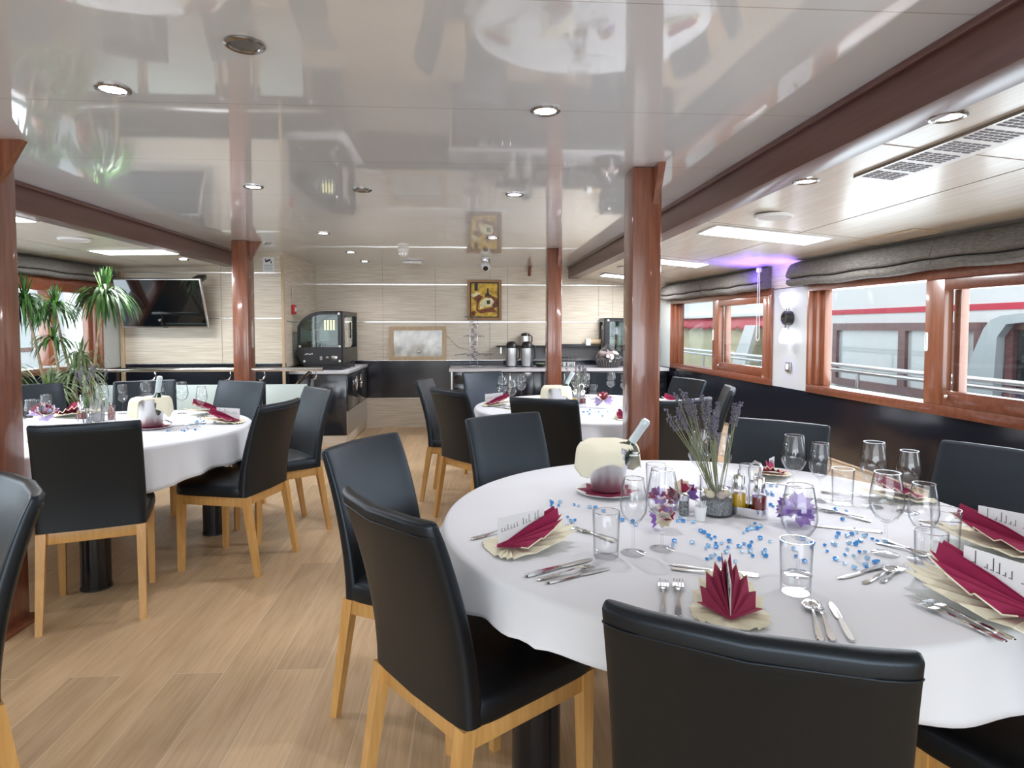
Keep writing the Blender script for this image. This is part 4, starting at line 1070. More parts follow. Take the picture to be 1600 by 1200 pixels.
def lay(p, ax, ay, bx, by, label, group, sc=1.):
    """handle end at a, pointing to b"""
    p.put((ax, ay, ZS), face(bx - ax, by - ay), label, group, scale=sc)
C1 = 'cutlery on the nearest table'
lay(fork, .001, 1.875, .165, 1.985, 'outer fork beyond the left maroon fan napkin', C1); lay(fork, .032, 1.832, .20, 1.945, 'inner fork beyond the left maroon fan napkin', C1)
lay(knife, .136, 1.585, .32, 1.69, 'long knife nearest the left maroon fan napkin', C1); lay(fork, .165, 1.560, .33, 1.64, 'fork between the two knives at the left place', C1, .92); lay(knife, .185, 1.540, .37, 1.63, 'outermost knife at the left place', C1, .88)
lay(knife, .300, 1.985, .44, 1.835, 'knife lying beyond the tip of the left napkin', C1, .9); lay(fork, .420, 1.825, .33, 1.945, 'dessert fork lying beyond the tip of the left napkin', C1, .8)
lay(fork, .418, 1.352, .486, 1.56, 'left of the two forks left of the front fan napkin', C1, .92); lay(fork, .448, 1.335, .524, 1.565, 'right of the two forks left of the front fan napkin', C1)
lay(spoon, .700, 1.213, .785, 1.42, 'shiny spoon right of the front fan napkin', C1, 1.05); lay(fork, .724, 1.211, .784, 1.385, 'fork between spoon and knife at the front place', C1, .9); lay(knife, .762, 1.209, .820, 1.385, 'knife right of the front place setting', C1, .86)
lay(knife, .725, 1.548, .518, 1.645, 'dessert knife lying above the front fan napkin', C1); lay(fork, .520, 1.612, .69, 1.535, 'dessert fork lying above the front fan napkin', C1, .85)
lay(knife, 1.10, 1.596, .93, 1.525, 'dark bladed knife pointing at the tallest tumbler', C1, .9); lay(spoon, .962, 1.487, 1.12, 1.58, 'dessert spoon beside the dark bladed knife', C1, .9); lay(fork, 1.01, 1.49, 1.14, 1.585, 'dessert fork touching the front right napkin tip', C1, .75)
lay(fork, 1.066, 1.184, 1.0, 1.415, 'left fork in front of the right cream and maroon napkin', C1); lay(fork, 1.09, 1.19, 1.03, 1.42, 'right fork in front of the right cream and maroon napkin', C1, 1.05)
lay(fork, 1.52, 1.48, 1.33, 1.60, 'fork between the two right napkins', C1); lay(fork, 1.54, 1.50, 1.36, 1.62, 'second fork between the two right napkins', C1)
lay(knife, 1.30, 2.0, 1.14, 2.20, 'long knife pointing back at the two wine glasses', C1, 1.05); lay(fork, 1.29, 1.96, 1.20, 2.10, 'fork beside the long knife behind the lilac pompom', C1, .9)
lay(knife, 1.43, 1.93, 1.56, 1.86, 'knife lying behind the upper right napkin', C1); lay(fork, 1.45, 1.96, 1.62, 1.88, 'fork lying behind the upper right napkin', C1)
lay(knife, 1.26, 1.86, 1.10, 1.93, 'blade down knife left of the glass cluster', C1, .9); lay(spoon, 1.18, 1.77, 1.27, 1.64, 'spoon lying under the glass cluster', C1, .8); lay(fork, 1.22, 1.80, 1.24, 1.62, 'fork lying under the glass cluster', C1, .8)
lay(knife, 1.13, 2.52, 1.31, 2.43, 'knife on the cloth in front of the pink fan napkin', C1, .9); lay(fork, 1.33, 2.33, 1.47, 2.26, 'fork by the back right tumbler', C1, .9)
C3 = 'cutlery on the other tables'
lay(knife, .33, 4.83, .20, 4.98, 'knife on the left rim of the far table', C3); lay(fork, .37, 4.85, .24, 5.0, 'fork on the left rim of the far table', C3); lay(fork, 1.15, 4.28, 1.02, 4.42, 'fork on the front rim of the far table', C3); lay(knife, 1.19, 4.30, 1.30, 4.45, 'knife on the front rim of the far table', C3)
lay(fork, -1.70, 4.60, -1.85, 4.50, 'fork behind the right napkin of the left table', C3); lay(knife, -1.72, 4.25, -1.88, 4.20, 'knife before the right napkin of the left table', C3)
lay(fork, -1.95, 4.3, -2.06, 4.42, 'fork right of the left draped cooler', C3)

# ------------------------------------------------------------------ fan napkins with menu cards
def make_fan(card=True, seed=1, paper='maroon'):
    t = thing('fan_napkin', None, 'napkin')
    # cream under-napkin: pleats like the fan above but lower and wider, closing round the front
    m = MB(); n = 30; vs = [(0, .05, .008)]; fs = []
    for k in range(n + 1):
        a = radians(-158 + 316 * k / n); r = 1.0 if k % 2 else .88; c = max(0., cos(a))
        y = .03 + (.215 * c if cos(a) > 0 else .042 * cos(a))
        vs.append((.086 * r * abs(sin(a)) ** .8 * (1 if a > 0 else -1), y * (r if c > .3 else 1), .003 + (.009 if k % 2 else 0) + .030 * c ** 1.3))
    for k in range(n): fs.append([0, k + 1, k + 2])
    fs.append([0, n + 1, 1])
    m.add(vs, fs); m.build('cream_layer', 'cream_paper', t, solid=.0016, smooth=False)
    # standing pleats, long down the middle and short at the sides
    m = MB(); n = 16; vs = [(0, .012, .012)]; fs = []
    for k in range(n + 1):
        a = radians(-84 + 168 * k / n); up = k % 2 == 0; c = cos(a); r = 1. if up else .86
        vs.append((.070 * r * sin(a), .012 + .195 * r * c + .02 * (1 - c), .014 + .050 * c ** 1.5 * r + (.012 if up else -.002)))
    for k in range(n): fs.append([0, k + 1, k + 2])
    m.add(vs, fs); m.build('pleated_fan', paper, t, solid=.0014, smooth=False)
    m = MB()
    for k in range(n): m.bar(Vector(vs[k + 1]), Vector(vs[k + 2]), .0022, .0022)
    m.build('cream_border', 'cream_paper', t, smooth=False)
    # two tall centre pleats
    m = MB()
    for s in (-1, 1): m.add([(s * .002, .02, .014), (s * .003, .195, .062), (s * .010, .185, .098), (s * .011, .10, .062)], [[0, 1, 2, 3]])
    m.build('centre_pleat', paper, t, solid=.0014, smooth=False)
    if card:
        m = MB(); m.add([(0, .015, .020), (0, .150, .050), (0, .150, .100), (0, .015, .088)], [[0, 1, 2, 3]]); c = m.build('menu_card', 'card', t, solid=.0012, smooth=False)
        m = MB(); rnd = random.Random(seed)
        for sx in (-.0011, .0011):
            for k in range(13):
                if rnd.random() < .15: continue
                y = .026 + k * .0088; zb = .036 + .22 * (y - .02); h = rnd.uniform(.008, .024)
                m.box((sx, y, zb + .012 + h / 2), (.0006, .0012, h)); m.box((sx, y + .003, zb + .014), (.0006, .003, .0012))
        m.build('handwriting', 'ink', c, smooth=False)
    return t
fan = Proto(make_fan()); fan_plain = Proto(make_fan(False, 2)); fan_pink = Proto(make_fan(True, 3, 'pink_paper'))
GN = 'pleated fan napkins on the nearest table'
def put_fan(p, ax, ay, tx, ty, label, g, sc=1.): p.put((ax, ay, ZS), face(tx - ax, ty - ay), label, g, scale=sc)
put_fan(fan, .060, 1.768, .32, 1.865, 'maroon and cream fan napkin before the left front chair', GN, 1.08)
put_fan(fan, .545, 1.285, .63, 1.54, 'maroon and cream fan napkin opening towards the camera chair', GN, .98)
put_fan(fan, 1.235, 1.215, 1.02, 1.56, 'maroon and cream fan napkin with menu card, front right', GN, 1.3)
put_fan(fan, 1.60, 1.62, 1.35, 1.80, 'maroon and cream fan napkin with menu card, upper right', GN, 1.2)
put_fan(fan_pink, 1.31, 2.66, 1.18, 2.48, 'small pink fan napkin with a tiny card at the back', GN, .85)
put_fan(fan_plain, 1.66, 2.23, 1.43, 2.20, 'maroon fan napkin seen through the right glasses', GN, 1.0)
GF = 'pleated fan napkins on the other tables'
put_fan(fan, .10, 5.10, .36, 5.08, 'maroon fan napkin on the left rim of the far table', GF, 1.05)
put_fan(fan_plain, 1.72, 4.8, 1.5, 4.85, 'maroon fan napkin right of the thick pillar', GF, 1.2)
put_fan(fan, -1.50, 4.30, -1.76, 4.26, 'maroon fan napkin with card on the right rim of the left table', GF, 1.05)
put_fan(fan_plain, -1.80, 4.83, -2.0, 4.66, 'maroon fan napkin behind the left pair of glasses', GF, 1.2)
put_fan(fan_plain, -2.88, 4.72, -2.68, 4.55, 'maroon fan napkin under the plant leaves', GF, 1.2)
put_fan(fan_plain, 1.05, 4.22, 1.0, 4.45, 'small pale napkin on the front rim of the far table', GF, .7)

# ------------------------------------------------------------------ wine coolers draped with a cream napkin
def cooler(x, y, rz, label, blab, tilt, reach, base='maroon', door=False, clothlab=''):
    g = 'wine coolers on the tables'
    pl = thing('saucer', 'white plate with a maroon napkin under the ' + clothlab + ' cooler', 'plate', (x, y, ZS), 0, 'plates under the coolers')
    MB().lathe([(0, 0), (.07, 0), (.118, .010), (.120, .013), (.07, .004), (0, .004)], 36).build('plate_body', 'white_plastic', pl)
    m = MB(); n = 16; vs = [(0, 0, .0065)]; 
    for k in range(n): a = 2 * pi * k / n + .2; r = .118 if k % 2 else .085; vs.append((r * cos(a), r * sin(a), .012 if k % 2 else .008))
    m.add(vs, [[0, k + 1, (k + 1) % n + 1] for k in range(n)]); m.build('maroon_napkin', 'maroon', pl, solid=.0012, smooth=False)
    t = thing('wine_cooler', label, 'ice bucket', (x, y, ZS + .0135), rz, g)
    MB().lathe([(0, 0), (.058, 0), (.062, .004), (.084, .165), (.089, .17), (.089, .176), (.081, .176), (.059, .010), (0, .010)], 40).build('bucket_body', 'bucket_steel', t)
    b = MB(); b.tube([(.083, -.02, .14), (.115, -.022, .142), (.115, .022, .142), (.083, .02, .14)], .0045, 8); b.build('handle', 'steel', t)
    bt = thing('wine_bottle', blab, 'bottle', (x, y, ZS + .0135), rz, 'bottles in the coolers')
    q = MB(); ax = Matrix.Rotation(tilt, 4, 'Y'); q.T = Matrix.Translation((-.02, 0, .016)) @ ax
    q.lathe([(0, 0), (.036, .002), (.037, .13), (.036, .155), (.016, .195), (.0145, .215), (.0145, .22)], 24); q.build('bottle_body', 'bottle_glass', bt)
    q = MB(); q.T = Matrix.Translation((-.02, 0, .016)) @ ax; q.lathe([(.0155, .205), (.0155, .278), (.0165, .28), (.0165, .30), (.012, .306), (0, .306)], 20); q.build('foil_capsule', 'bottle_foil', bt)
    return t
def drape(x, y, z, rz, sx, sy, drop, label, cut=None, peak=0., wav=.5):
    """square cream cloth laid over the bucket, corners hanging"""
    def fn(u, v):
        a, c = (u - .5) * 2, (v - .5) * 2
        X, Y = a * sx, c * sy; R = .092
        d = max(abs(X), abs(Y)) ; rr = sqrt(X * X + Y * Y)
        e = rr - R
        zz = 0.
        if e > 0:
            k = R / rr; h = e; br = .022
            out = min(h, br * 1.3) * .5 + .02 * (1 - math.exp(-h * 12)); zz = -(h - out * .5) if h > br else -h * h / (2 * br)
            zz = max(zz, -drop)
            s = (R + out + wav * .012 * sin(6 * atan2(Y, X) + .7)) / rr; X, Y = X * s, Y * s
        zz += peak * math.exp(-(X * X + Y * Y) / .0022)
        return (X, Y, zz)
    m = MB(); n = 34; m.grid(fn, n, n)
    if cut:
        keep = [i for i, f in enumerate(m.f) if not cut(sum((Vector(m.v[k]) for k in f), Vector()) / len(f))]
        m.f = [m.f[i] for i in keep]; m.mi = [m.mi[i] for i in keep]
    o = m.build('cream_napkin', 'cream_cloth', None, angle=70, solid=.0022, loc=(x, y, z)); o.rotation_euler = (0, 0, rz)
    tag(o, label, 'napkin', 'cream napkins draped over the coolers'); return o
def draped(x, y, rz, who, tilt, brz, cutang):
    cooler(x, y, brz, 'polished steel wine cooler %s' % who[0], 'wine bottle with pale capsule leaning in the %s cooler' % who[1], tilt, 0, clothlab=who[1])
    ca = cutang - rz
    def cut(p):
        a = atan2(p.y, p.x); d = (a - ca + pi) % (2 * pi) - pi
        return p.z < -.012 and abs(d) < .42
    hole = brz - rz
    def cut2(p):
        c = Vector((cos(hole), sin(hole))) * .075
        return cut(p) or (Vector((p.x, p.y)) - c).length < .028 or (p.z < -.004 and abs((atan2(p.y, p.x) - hole + pi) % (2 * pi) - pi) < .22)
    drape(x, y, ZS + .0135 + .181, rz, .200, .170, .120, 'cream cloth napkin draped over the %s cooler' % who[1], cut2)
draped(.520, 2.385, -.12, ('with a draped cream napkin on the nearest table', 'nearest'), radians(33), radians(-25), radians(-50))
draped(-1.985, 4.10, .5, ('draped in cream on the left table', 'left'), radians(-14), radians(150), radians(-75))
draped(.63, 4.66, .2, ('draped in cream on the far table', 'far'), radians(30), radians(15), radians(-105))

# ------------------------------------------------------------------ centre pieces
def lavender(x, y, label, seed, n=22, lean=.0, ht=.30, vz=.11, glasslab=''):
    rnd = random.Random(seed)
    v = thing('glass_vase', glasslab, 'vase', (x, y, ZS), 0, 'glass vases with gravel')
    MB().lathe([(0, 0), (.052, 0), (.054, .003), (.056, .125), (.054, .126), (.052, .006), (0, .006)], 32).build('vase_wall', 'glass', v)
    MB().lathe([(0, .007), (.050, .007), (.0505, .052), (.03, .058), (0, .056)], 28).build('gravel_fill', 'gravel', v)
    for k in range(5):
        a = k * 1.25 + 3.6; MB().ico((.030 * cos(a), .030 * sin(a), .070), .0165, 2, (1, 1, .8)).build('pebble', 'pebble' if k % 2 == 0 else 'shell', v)
    t = thing('lavender_bunch', label, 'dried flowers', (x, y, ZS + .06), 0, 'dried lavender bunches')
    st = MB(); fl = MB()
    for k in range(n):
        a = rnd.uniform(0, 2 * pi); r0 = rnd.uniform(0, .025); r1 = rnd.uniform(.02, .13) ; h = ht * rnd.uniform(.72, 1.08)
        an = a + rnd.uniform(-.4, .4)
        p0 = Vector((r0 * cos(a), r0 * sin(a), 0)); p2 = Vector((r1 * cos(an) + lean, r1 * sin(an), h)); p1 = p0.lerp(p2, .5) + Vector((rnd.uniform(-.012, .012), rnd.uniform(-.012, .012), .012))
        st.tube([p0, p1, p2], .0014, 5)
        d = (p2 - p1).normalized()
        L = rnd.uniform(.05, .085); m_ = int(L / .0085)
        for j in range(m_):
            c = p2 - d * (L * j / m_ - .01)
            for w in range(3):
                b_ = w * 2.1 + j; c2 = c + Vector((cos(b_), sin(b_), .3)) * .0058; fl.ico(c2, .0030 + .0012 * rnd.random(), 1, (1, 1, 1.3)) if rnd.random() < .8 else None
    st.build('stem', 'stem_green', t)
    f = fl.build('flower_heads', 'lavender', t); f['kind'] = 'stuff'
    return t
lavender(.828, 2.088, 'dried lavender bunch in the vase of the nearest table', 11, 34, lean=-.045, ht=.315, glasslab='clear glass vase with gravel and cream shells, nearest table')
lavender(-2.50, 4.42, 'dried lavender bunch on the left table before the plant', 12, 12, ht=.29, glasslab='clear glass vase on the left table')
lavender(.90, 5.30, 'dried lavender bunch on the far table beside the far pillar', 13, 12, ht=.24, glasslab='clear glass vase on the far table')

def pompom(x, y, z, r, mats, seed, label, cat='paper flower', rz=0.):
    rnd = random.Random(seed); t = thing('paper_flower', label, cat, (x, y, z), rz, 'folded paper flowers')
    for q, (m, n) in enumerate(mats):
        for j in range(n):
            # one ruffled cone of pleats pointing outwards
            a = 2 * pi * (j + q * .37) / n + rnd.uniform(-.3, .3); el = rnd.uniform(-.35, 1.35)
            d = Vector((cos(a) * cos(el), sin(a) * cos(el), sin(el))); u = d.cross(Vector((0, 0, 1))).normalized(); w = u.cross(d)
            k_ = 14; vs = [tuple(Vector((0, 0, r * .72)))]
            for i in range(k_):
                th = 2 * pi * i / k_; rr = r * (.55 + (.12 if i % 2 else -.03)); vs.append(tuple(Vector((0, 0, r * .72)) + d * r * (.72 + (.10 if i % 2 else -.05)) + (u * cos(th) + w * sin(th)) * rr * .8))
            vs = [(x_, y_, max(z_, .001)) for x_, y_, z_ in vs]
            MB().add(vs, [[0, i + 1, (i + 1) % k_ + 1] for i in range(k_)]).build('petal_fan', m, t, solid=.0012, smooth=False)
    return t
pompom(.735, 2.165, ZS, .060, [('maroon', 2), ('cream_paper', 2), ('purple', 2)], 1, 'maroon, cream and purple paper flower left of the vase')
pompom(.600, 1.935, ZS, .050, [('purple', 2), ('cream_paper', 2), ('maroon', 1)], 2, 'purple and cream paper flower under the large pair of glasses')
pompom(.655, 2.165, ZS, .046, [('maroon', 2), ('purple', 2)], 3, 'maroon and purple paper flower right of the draped cooler')
pompom(1.035, 1.955, ZS, .064, [('lilac', 4), ('purple', 3)], 4, 'pale lilac pompom seen through the biggest wine glass')
pompom(1.027, 4.88, ZS, .078, [('maroon', 3), ('cream_paper', 2), ('lilac', 2)], 5, 'maroon and lilac paper flower on the far table')
pompom(-2.66, 4.16, ZS, .095, [('lilac', 3), ('maroon', 3), ('cream_paper', 2)], 6, 'bright lilac and maroon paper flower on the left table')

def shaker(x, y, label, col='steel_satin'):
    t = thing('salt_shaker', label, 'shaker', (x, y, ZS), 0, 'shakers on the tables')
    MB().lathe([(0, 0), (.016, 0), (.016, .05), (0, .05)], 18).build('glass_jar', 'gravel', t); MB().lathe([(0, .05), (.017, .05), (.016, .068), (.008, .074), (0, .074)], 18).build('lid', 'steel', t)
shaker(.715, 2.085, 'small ribbed shaker left of the toothpick cup'); shaker(-2.47, 4.30, 'small shaker beside the left lavender vase')
def toothpicks(x, y, label):
    t = thing('toothpick_holder', label, 'toothpick cup', (x, y, ZS), 0, 'toothpick cups')
    MB().lathe([(0, 0), (.015, 0), (.021, .048), (.019, .048), (.013, .004), (0, .004)], 20).build('cup_body', 'white_plastic', t)
    rnd = random.Random(2); m = MB()
    for k in range(24):
        a = rnd.uniform(0, 6.28); r = rnd.uniform(0, .013); m.tube([(r * cos(a) * .6, r * sin(a) * .6, .005), (r * cos(a) * 1.4, r * sin(a) * 1.4, .066)], .0009, 4)
    m.build('toothpicks', 'card', t)
toothpicks(.747, 2.018, 'small white cup full of toothpicks before the vase')
def cruet(x, y, rz, label):
    t = thing('cruet_set', label, 'cruet', (x, y, ZS), rz, 'oil and vinegar sets')
    b = MB(); n = 28; o = [(cos(2 * pi * k / n) * .028 + (.034 if cos(2 * pi * k / n) > 0 else -.034), sin(2 * pi * k / n) * .031) for k in range(n)]
    b.prism(o, 0, .006); i = [(x_ * .93, y_ * .90) for x_, y_ in o]; b.ring(o, i, .006, .030, 'xy'); b.build('tray', 'steel', t)
    hd = MB(); hd.tube([(0, 0, .006), (0, 0, .155), (.004, 0, .172), (.018, 0, .183), (.034, 0, .178), (.040, 0, .165), (.040, 0, .145)], .0042, 10); hd.build('carry_handle', 'steel', t)
    for s, m in ((-1, 'oil'), (1, 'vinegar')):
        bt = MB().lathe([(0, .007), (.023, .007), (.0245, .012), (.0245, .085), (.016, .098), (.016, .10), (0, .10)], 24, (s * .033, 0, 0)).build('cruet_bottle', 'glass', t)
        MB().lathe([(0, .009), (.0225, .009), (.0225, .070), (0, .070)], 22, (s * .033, 0, 0)).build('liquid', m, bt)
        MB().lathe([(0, .085), (.0185, .085), (.0185, .128), (.015, .134), (.006, .137), (.006, .15), (0, .15)], 22, (s * .033, 0, 0)).build('steel_cap', 'steel', bt)
cruet(.930, 2.065, radians(-40), 'steel oil and vinegar set with dark red vinegar, nearest table')
cruet(.850, 4.97, radians(-30), 'oil and vinegar set on the far table')
cruet(-2.555, 4.36, radians(-60), 'oil and vinegar set with yellow oil on the left table')
t = thing('olive_oil_bottle', 'slim dark green bottle beside the left lavender', 'bottle', (-2.60, 4.50, ZS))
MB().lathe([(0, 0), (.022, 0), (.024, .004), (.024, .10), (.011, .135), (.010, .165), (0, .165)], 20).build('bottle_body', 'leaf', t); MB().lathe([(0, .165), (.0115, .165), (.0115, .185), (0, .185)], 16).build('cap', 'black_plastic', t); MB().lathe([(.0245, .03), (.0247, .03), (.0247, .08), (.0245, .08)], 20).build('paper_label', 'label_paper', t)
t = thing('small_bottle', 'small reddish sauce bottle left of the lavender on the left table', 'bottle', (-2.44, 4.50, ZS))
MB().lathe([(0, 0), (.022, 0), (.022, .06), (.010, .085), (.010, .10), (0, .10)], 20).build('bottle_body', 'vinegar', t); MB().lathe([(0, .10), (.012, .10), (.012, .118), (0, .118)], 16).build('cap', 'steel', t)

# ------------------------------------------------------------------ scattered crystals
def bead(m, r):
    b = MB(); b.ico((0, 0, r * .62), r, 1, (1, 1, .72)); o = b.build('crystal_bead', m, None, smooth=False); tag(o, None, 'bead'); return o
BE = {(m, r): Proto(bead(m, r)) for m in ('blue_bead', 'pale_bead') for r in (.0085, .0060)}
SP = [(.323, 2.202), (.379, 2.199), (.419, 2.172), (.461, 2.154), (.479, 2.042), (.341, 2.037), (.504, 1.973), (.538, 1.984), (.640, 2.05), (.673, 2.016), (.691, 1.994), (.699, 1.909), (.712, 1.865), (.699, 1.764), (.727, 1.779), (.653, 1.757),
      (.688, 1.728), (.652, 1.681), (.704, 1.677), (.775, 1.803), (.782, 1.775), (.871, 1.885), (.798, 1.747), (.833, 1.783), (.856, 1.77), (.752, 1.684), (.818, 1.71), (1.051, 2.155), (1.135, 2.33), (1.18, 2.412), (1.096, 2.325),
      (1.081, 2.374), (1.253, 2.09), (1.224, 1.98), (1.202, 1.876), (1.182, 1.829), (1.117, 1.821), (1.112, 1.781), (1.059, 1.757), (.995, 1.761), (.99, 1.719), (.983, 1.659), (.99, 1.611), (1.094, 1.70), (1.08, 1.635), (1.047, 1.60),
      (.981, 1.79), (.589, 1.80), (.635, 1.812), (.89, 1.93), (.295, 2.245), (.921, 1.766), (.887, 1.665), (1.08, 1.729), (1.053, 1.654), (1.178, 1.777)]
FREE = [(.452, 1.735, .04), (.542, 1.762, .04), (.835, 1.56, .04), (1.198, 2.285, .04), (1.262, 2.22, .04), (1.15, 1.682, .04), (1.215, 1.625, .04), (.371, 1.715, .04), (.772, 1.452, .042), (.828, 2.088, .062), (.93, 2.065, .075), (.735, 2.165, .1), (.6, 1.935, .085), (.655, 2.165, .085), (1.035, 1.955, .11), (.747, 2.018, .03), (.715, 2.085, .025), (.52, 2.385, .13), (1.02, 2.26, .042)]
rnd = random.Random(21)
def drop_bead(x, y, lab, g, z=ZS):
    m = 'blue_bead' if rnd.random() < .62 else 'pale_bead'; r = .0085 if rnd.random() < .5 else .0060
    BE[(m, r)].put((x, y, z), rnd.uniform(0, 3), lab, g)
done = []
for (x, y) in SP:
    for k in range(rnd.choice((2, 2, 3, 4))):
        q = (x + rnd.gauss(0, .016), y + rnd.gauss(0, .020))
        if any((q[0] - a) ** 2 + (q[1] - b_) ** 2 < r_ * r_ for a, b_, r_ in FREE) or any((q[0] - a) ** 2 + (q[1] - b_) ** 2 < .015 ** 2 for a, b_ in done): continue
        done.append(q); drop_bead(*q, 'tiny blue crystal bead scattered on the nearest tablecloth', 'crystal beads on the nearest table')
for k in range(70):
    a = rnd.uniform(3.4, 6.1); r = rnd.uniform(.22, .62); q = (.93 + r * cos(a), 4.98 + r * sin(a))
    if (q[0] - 1.027) ** 2 + (q[1] - 4.88) ** 2 < .012 or (q[0] - .63) ** 2 + (q[1] - 4.66) ** 2 < .02: continue
    drop_bead(*q, 'tiny blue crystal bead scattered on the far tablecloth', 'crystal beads on the far table')
for k in range(26):
    q = (rnd.uniform(-1.84, -1.66), rnd.uniform(3.95, 4.5))
    if (q[0] + 1.985) ** 2 + (q[1] - 4.1) ** 2 < .018: continue
    drop_bead(*q, 'tiny blue crystal bead scattered on the left tablecloth', 'crystal beads on the left table')
BE[('blue_bead', .0085)].put((1.21, 1.27, .526), 0, 'single blue crystal bead lying on the black seat, bottom right', 'crystal bead on the seat')

# ------------------------------------------------------------------ dracaena plants
def leafy_head(m, c, r, n, rnd, droop=1., up=.35, w=.0125, xmin=-9., zmax=9.):
    for k in range(n):
        a = rnd.uniform(0, 2 * pi); e0 = rnd.uniform(-.15, 1.35) if rnd.random() > up * .3 else 1.45
        L = r * rnd.uniform(.75, 1.15) * (.62 if e0 > .95 else 1); d = Vector((cos(a) * cos(e0), sin(a) * cos(e0), sin(e0))); p = Vector(c); g = 0
        side = Vector((-sin(a), cos(a), 0)); pts = []; N = 7
        vel = d.copy()
        for i in range(N + 1):
            t = i / N; ww = w * (sin(pi * (.12 + .88 * (1 - t))) ** .6 if t < 1 else .05) * (1 - .55 * t)
            pts.append((p - side * ww, p + side * ww)); p = p + vel * (L / N); vel = (vel + Vector((0, 0, -1)) * (.30 * droop if e0 < 1.2 else .03)).normalized()
        vs = [Vector((max(v.x, xmin), v.y, min(v.z, zmax))) for q in pts for v in q]; m.add(vs, [[2 * i, 2 * i + 1, 2 * i + 3, 2 * i + 2] for i in range(N)])
def plant(x, y, label, heads, pot_r, mats, seed):
    rnd = random.Random(seed); t = thing('dracaena_plant', label, 'potted plant', (x, y, 0))
    MB().lathe([(0, 0), (pot_r * .75, 0), (pot_r, .30), (pot_r, .33), (pot_r * .9, .33), (pot_r * .88, .28), (0, .28)], 28).build('pot', 'pot', t)
    for (hx, hy, hz, r, n, mi, droop) in heads:
        b = MB(); p0 = Vector((rnd.uniform(-.05, .05), rnd.uniform(-.05, .05), .28)); p3 = Vector((hx, hy, hz)); p1 = p0.lerp(p3, .4) + Vector((rnd.uniform(-.06, .06), rnd.uniform(-.04, .04), .05)); p2 = p0.lerp(p3, .75) + Vector((rnd.uniform(-.04, .04), 0, 0))
        b.tube([p0, p1, p2, p3], [.017, .014, .012, .010], 8); b.build('stem', 'bark', t)
        m = MB(); leafy_head(m, p3, r, n, rnd, droop, xmin=-4.25 + .05 * y + .05 - x, zmax=1.93); cr = m.build('leaf_crown', mats[mi], t, angle=80)
        m = MB()
        for k in range(6):
            a = rnd.uniform(0, 6.28); d = Vector((.42 * cos(a), .32 * sin(a), 1)).normalized(); s_ = Vector((-sin(a), cos(a), 0)) * .008; q = p3 + d * min(r * .55, 1.92 - p3.z)
            m.add([p3 - s_, p3 + s_, q + s_ * .1, q - s_ * .1], [[0, 1, 2, 3]])
        m.build('young_leaves', 'leaf_light', cr)
    return t
plant(-3.50, 5.80, 'tall dracaena with several drooping leaf crowns by the left window', [(.31, .02, 1.67, .40, 170, 0, 1.5), (-.12, .05, 1.56, .34, 90, 0, 1.5), (-.34, .0, 1.62, .38, 140, 0, 1.5), (-.05, -.1, 1.28, .24, 50, 0, 1.4), (.06, .1, 1.12, .3, 60, 2, 1.2), (.12, -.08, .96, .38, 130, 2, 1.3)], .17, ['leaf', 'leaf_light', 'leaf_pale'], 5)
plant(-3.50, 5.32, 'low variegated dracaena with pale striped leaves under the tall one', [(-.22, .0, 1.02, .36, 130, 2, 1.2), (.12, .04, .86, .34, 120, 2, 1.3), (-.08, .0, .80, .34, 110, 0, 1.3)], .16, ['leaf', 'leaf_light', 'leaf_pale'], 8)

# ------------------------------------------------------------------ outside: side deck, rail, moored ship
b = MB(); b.prism([(wr(-4) + .12, -4), (3.75, -4), (3.75, 16), (wr(9) + .12, 16)], .02, .10); tag(b.build('side_deck', 'deck', smooth=False), 'grey painted walkway outside the right windows', 'deck')
t = thing('deck_railing', 'double white steel railing on the walkway outside', 'railing', (3.5, 0, 0))
for z in (1.035, .985): MB().tube([(0, -2.5, z), (0, 13.5, z)], .019, 10).build('rail', mat('white_steel', (.70, .72, .75), .25, metal=.6) if z > 1 else 'steel_satin', t)
for k in range(9): MB().tube([(0, -2.1 + k * 1.92 - .01, .10), (0, -2.1 + k * 1.92 - .01, .98)], .016, 8).build('post', 'steel_satin', t)
XS = 5.0
t = thing('moored_ship', 'white passenger ship with a red stripe moored alongside', 'ship', (XS, 0, 0))
MB().box((1.0, 5.5, .1), (2.0, 27, 5.4)).build('cabin_wall', 'ship_white', t, smooth=False)
MB().box((-.004, 1.2, 1.59), (.012, 17.0, .062)).build('red_stripe', 'ship_red', t, smooth=False)
def ship_window(y0, y1, z0, z1, mull, g='ship_glass', parts=True):
    o = [(y0, z0), (y1, z0), (y1, z1), (y0, z1)]; i = [(y0 + .09, z0 + .09), (y1 - .09, z0 + .09), (y1 - .09, z1 - .09), (y0 + .09, z1 - .09)]
    w = MB().ring(o, i, -.06, .0, 'yz').build('window_frame', 'ship_frame', t, smooth=False)
    for m_ in mull: MB().box((-.03, m_, (z0 + z1) / 2), (.055, .12, z1 - z0 - .17)).build('mullion', 'ship_frame', w, smooth=False)
    MB().box((-.012, (y0 + y1) / 2, (z0 + z1) / 2), (.008, y1 - y0 - .16, z1 - z0 - .16)).build('pane', g, w, smooth=False)
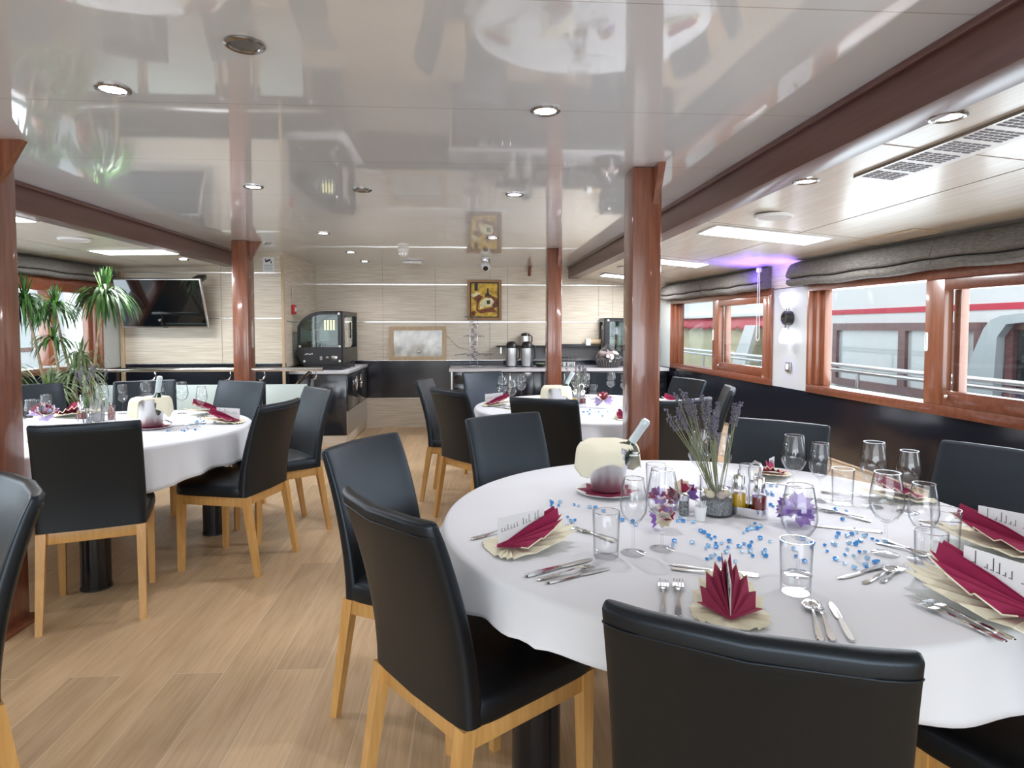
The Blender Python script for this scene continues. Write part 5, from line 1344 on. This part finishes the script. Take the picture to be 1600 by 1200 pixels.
ship_window(5.9, 8.45, .62, 1.44, (7.05,)); ship_window(3.0, 5.62, .55, 1.46, (4.3,), 'ship_dark')
MB().box((-.05, 6.25, 1.0), (.05, .25, .68)).build('inner_curtain', 'window_wood_v', t, smooth=False)
# sweeping white wing
MB().prism([(6.15, .5), (6.0, .93), (5.78, 1.38), (5.70, 1.46), (5.58, 1.50), (5.3, 1.52), (5.3, 1.44), (5.52, 1.42), (5.62, 1.30), (5.66, .5)][::-1], -.14, -.05, 'yz').build('swept_wing', 'ship_grey', t, smooth=False)
# aft awning part seen through the far window
MB().box((-.02, 13.2, .95), (.04, 6.6, 1.0)).build('canvas_side', 'canvas_cream', t, smooth=False)
m = MB()
def aw(u, v):
    y = 9.9 + 6.5 * u; return (-.12 - .05 * v - .015 * sin(40 * u), y, 1.56 - (.17 + .055 * abs(sin(14 * pi * u))) * v)
m.grid(aw, 180, 4); m.build('red_valance', 'ship_red', t, solid=.006)
MB().prism([(11.6, .3), (11.0, .3), (10.35, 1.42), (10.75, 1.42)], -.28, -.2, 'yz').build('slanted_panel', 'ship_white', t, smooth=False)
MB().box((-.10, 13.2, 1.60), (.2, 6.6, .05)).build('awning_edge', 'ship_white', t, smooth=False)
b = MB(); b.box((0, 10, -1.3), (60, 60, .04)); tag(b.build('river', 'water', smooth=False), 'dark river water around the boats', 'water', kind='structure')
# quay side seen through the left windows
b = MB(); b.prism([(-5.7, -4), (wl(-4) - .12, -4), (wl(9) - .12, 12), (-5.7, 12)], .02, .10); tag(b.build('side_deck', 'deck', smooth=False), 'grey walkway outside the left window behind the plant', 'deck')
t = thing('quay_building', 'pale building on the quay beyond the left window', 'building', (-12, 6, 0))
MB().box((0, 0, 1.0), (1.0, 26, 4.5)).build('facade', 'ship_white', t, smooth=False)
for k in range(8):
    w = MB().box((.51, -10 + k * 3, 1.4), (.04, 1.2, 1.3)).build('window_frame', 'window_wood', t, smooth=False); MB().box((.54, -10 + k * 3, 1.4), (.02, 1.0, 1.1)).build('pane', 'ship_glass', w, smooth=False)
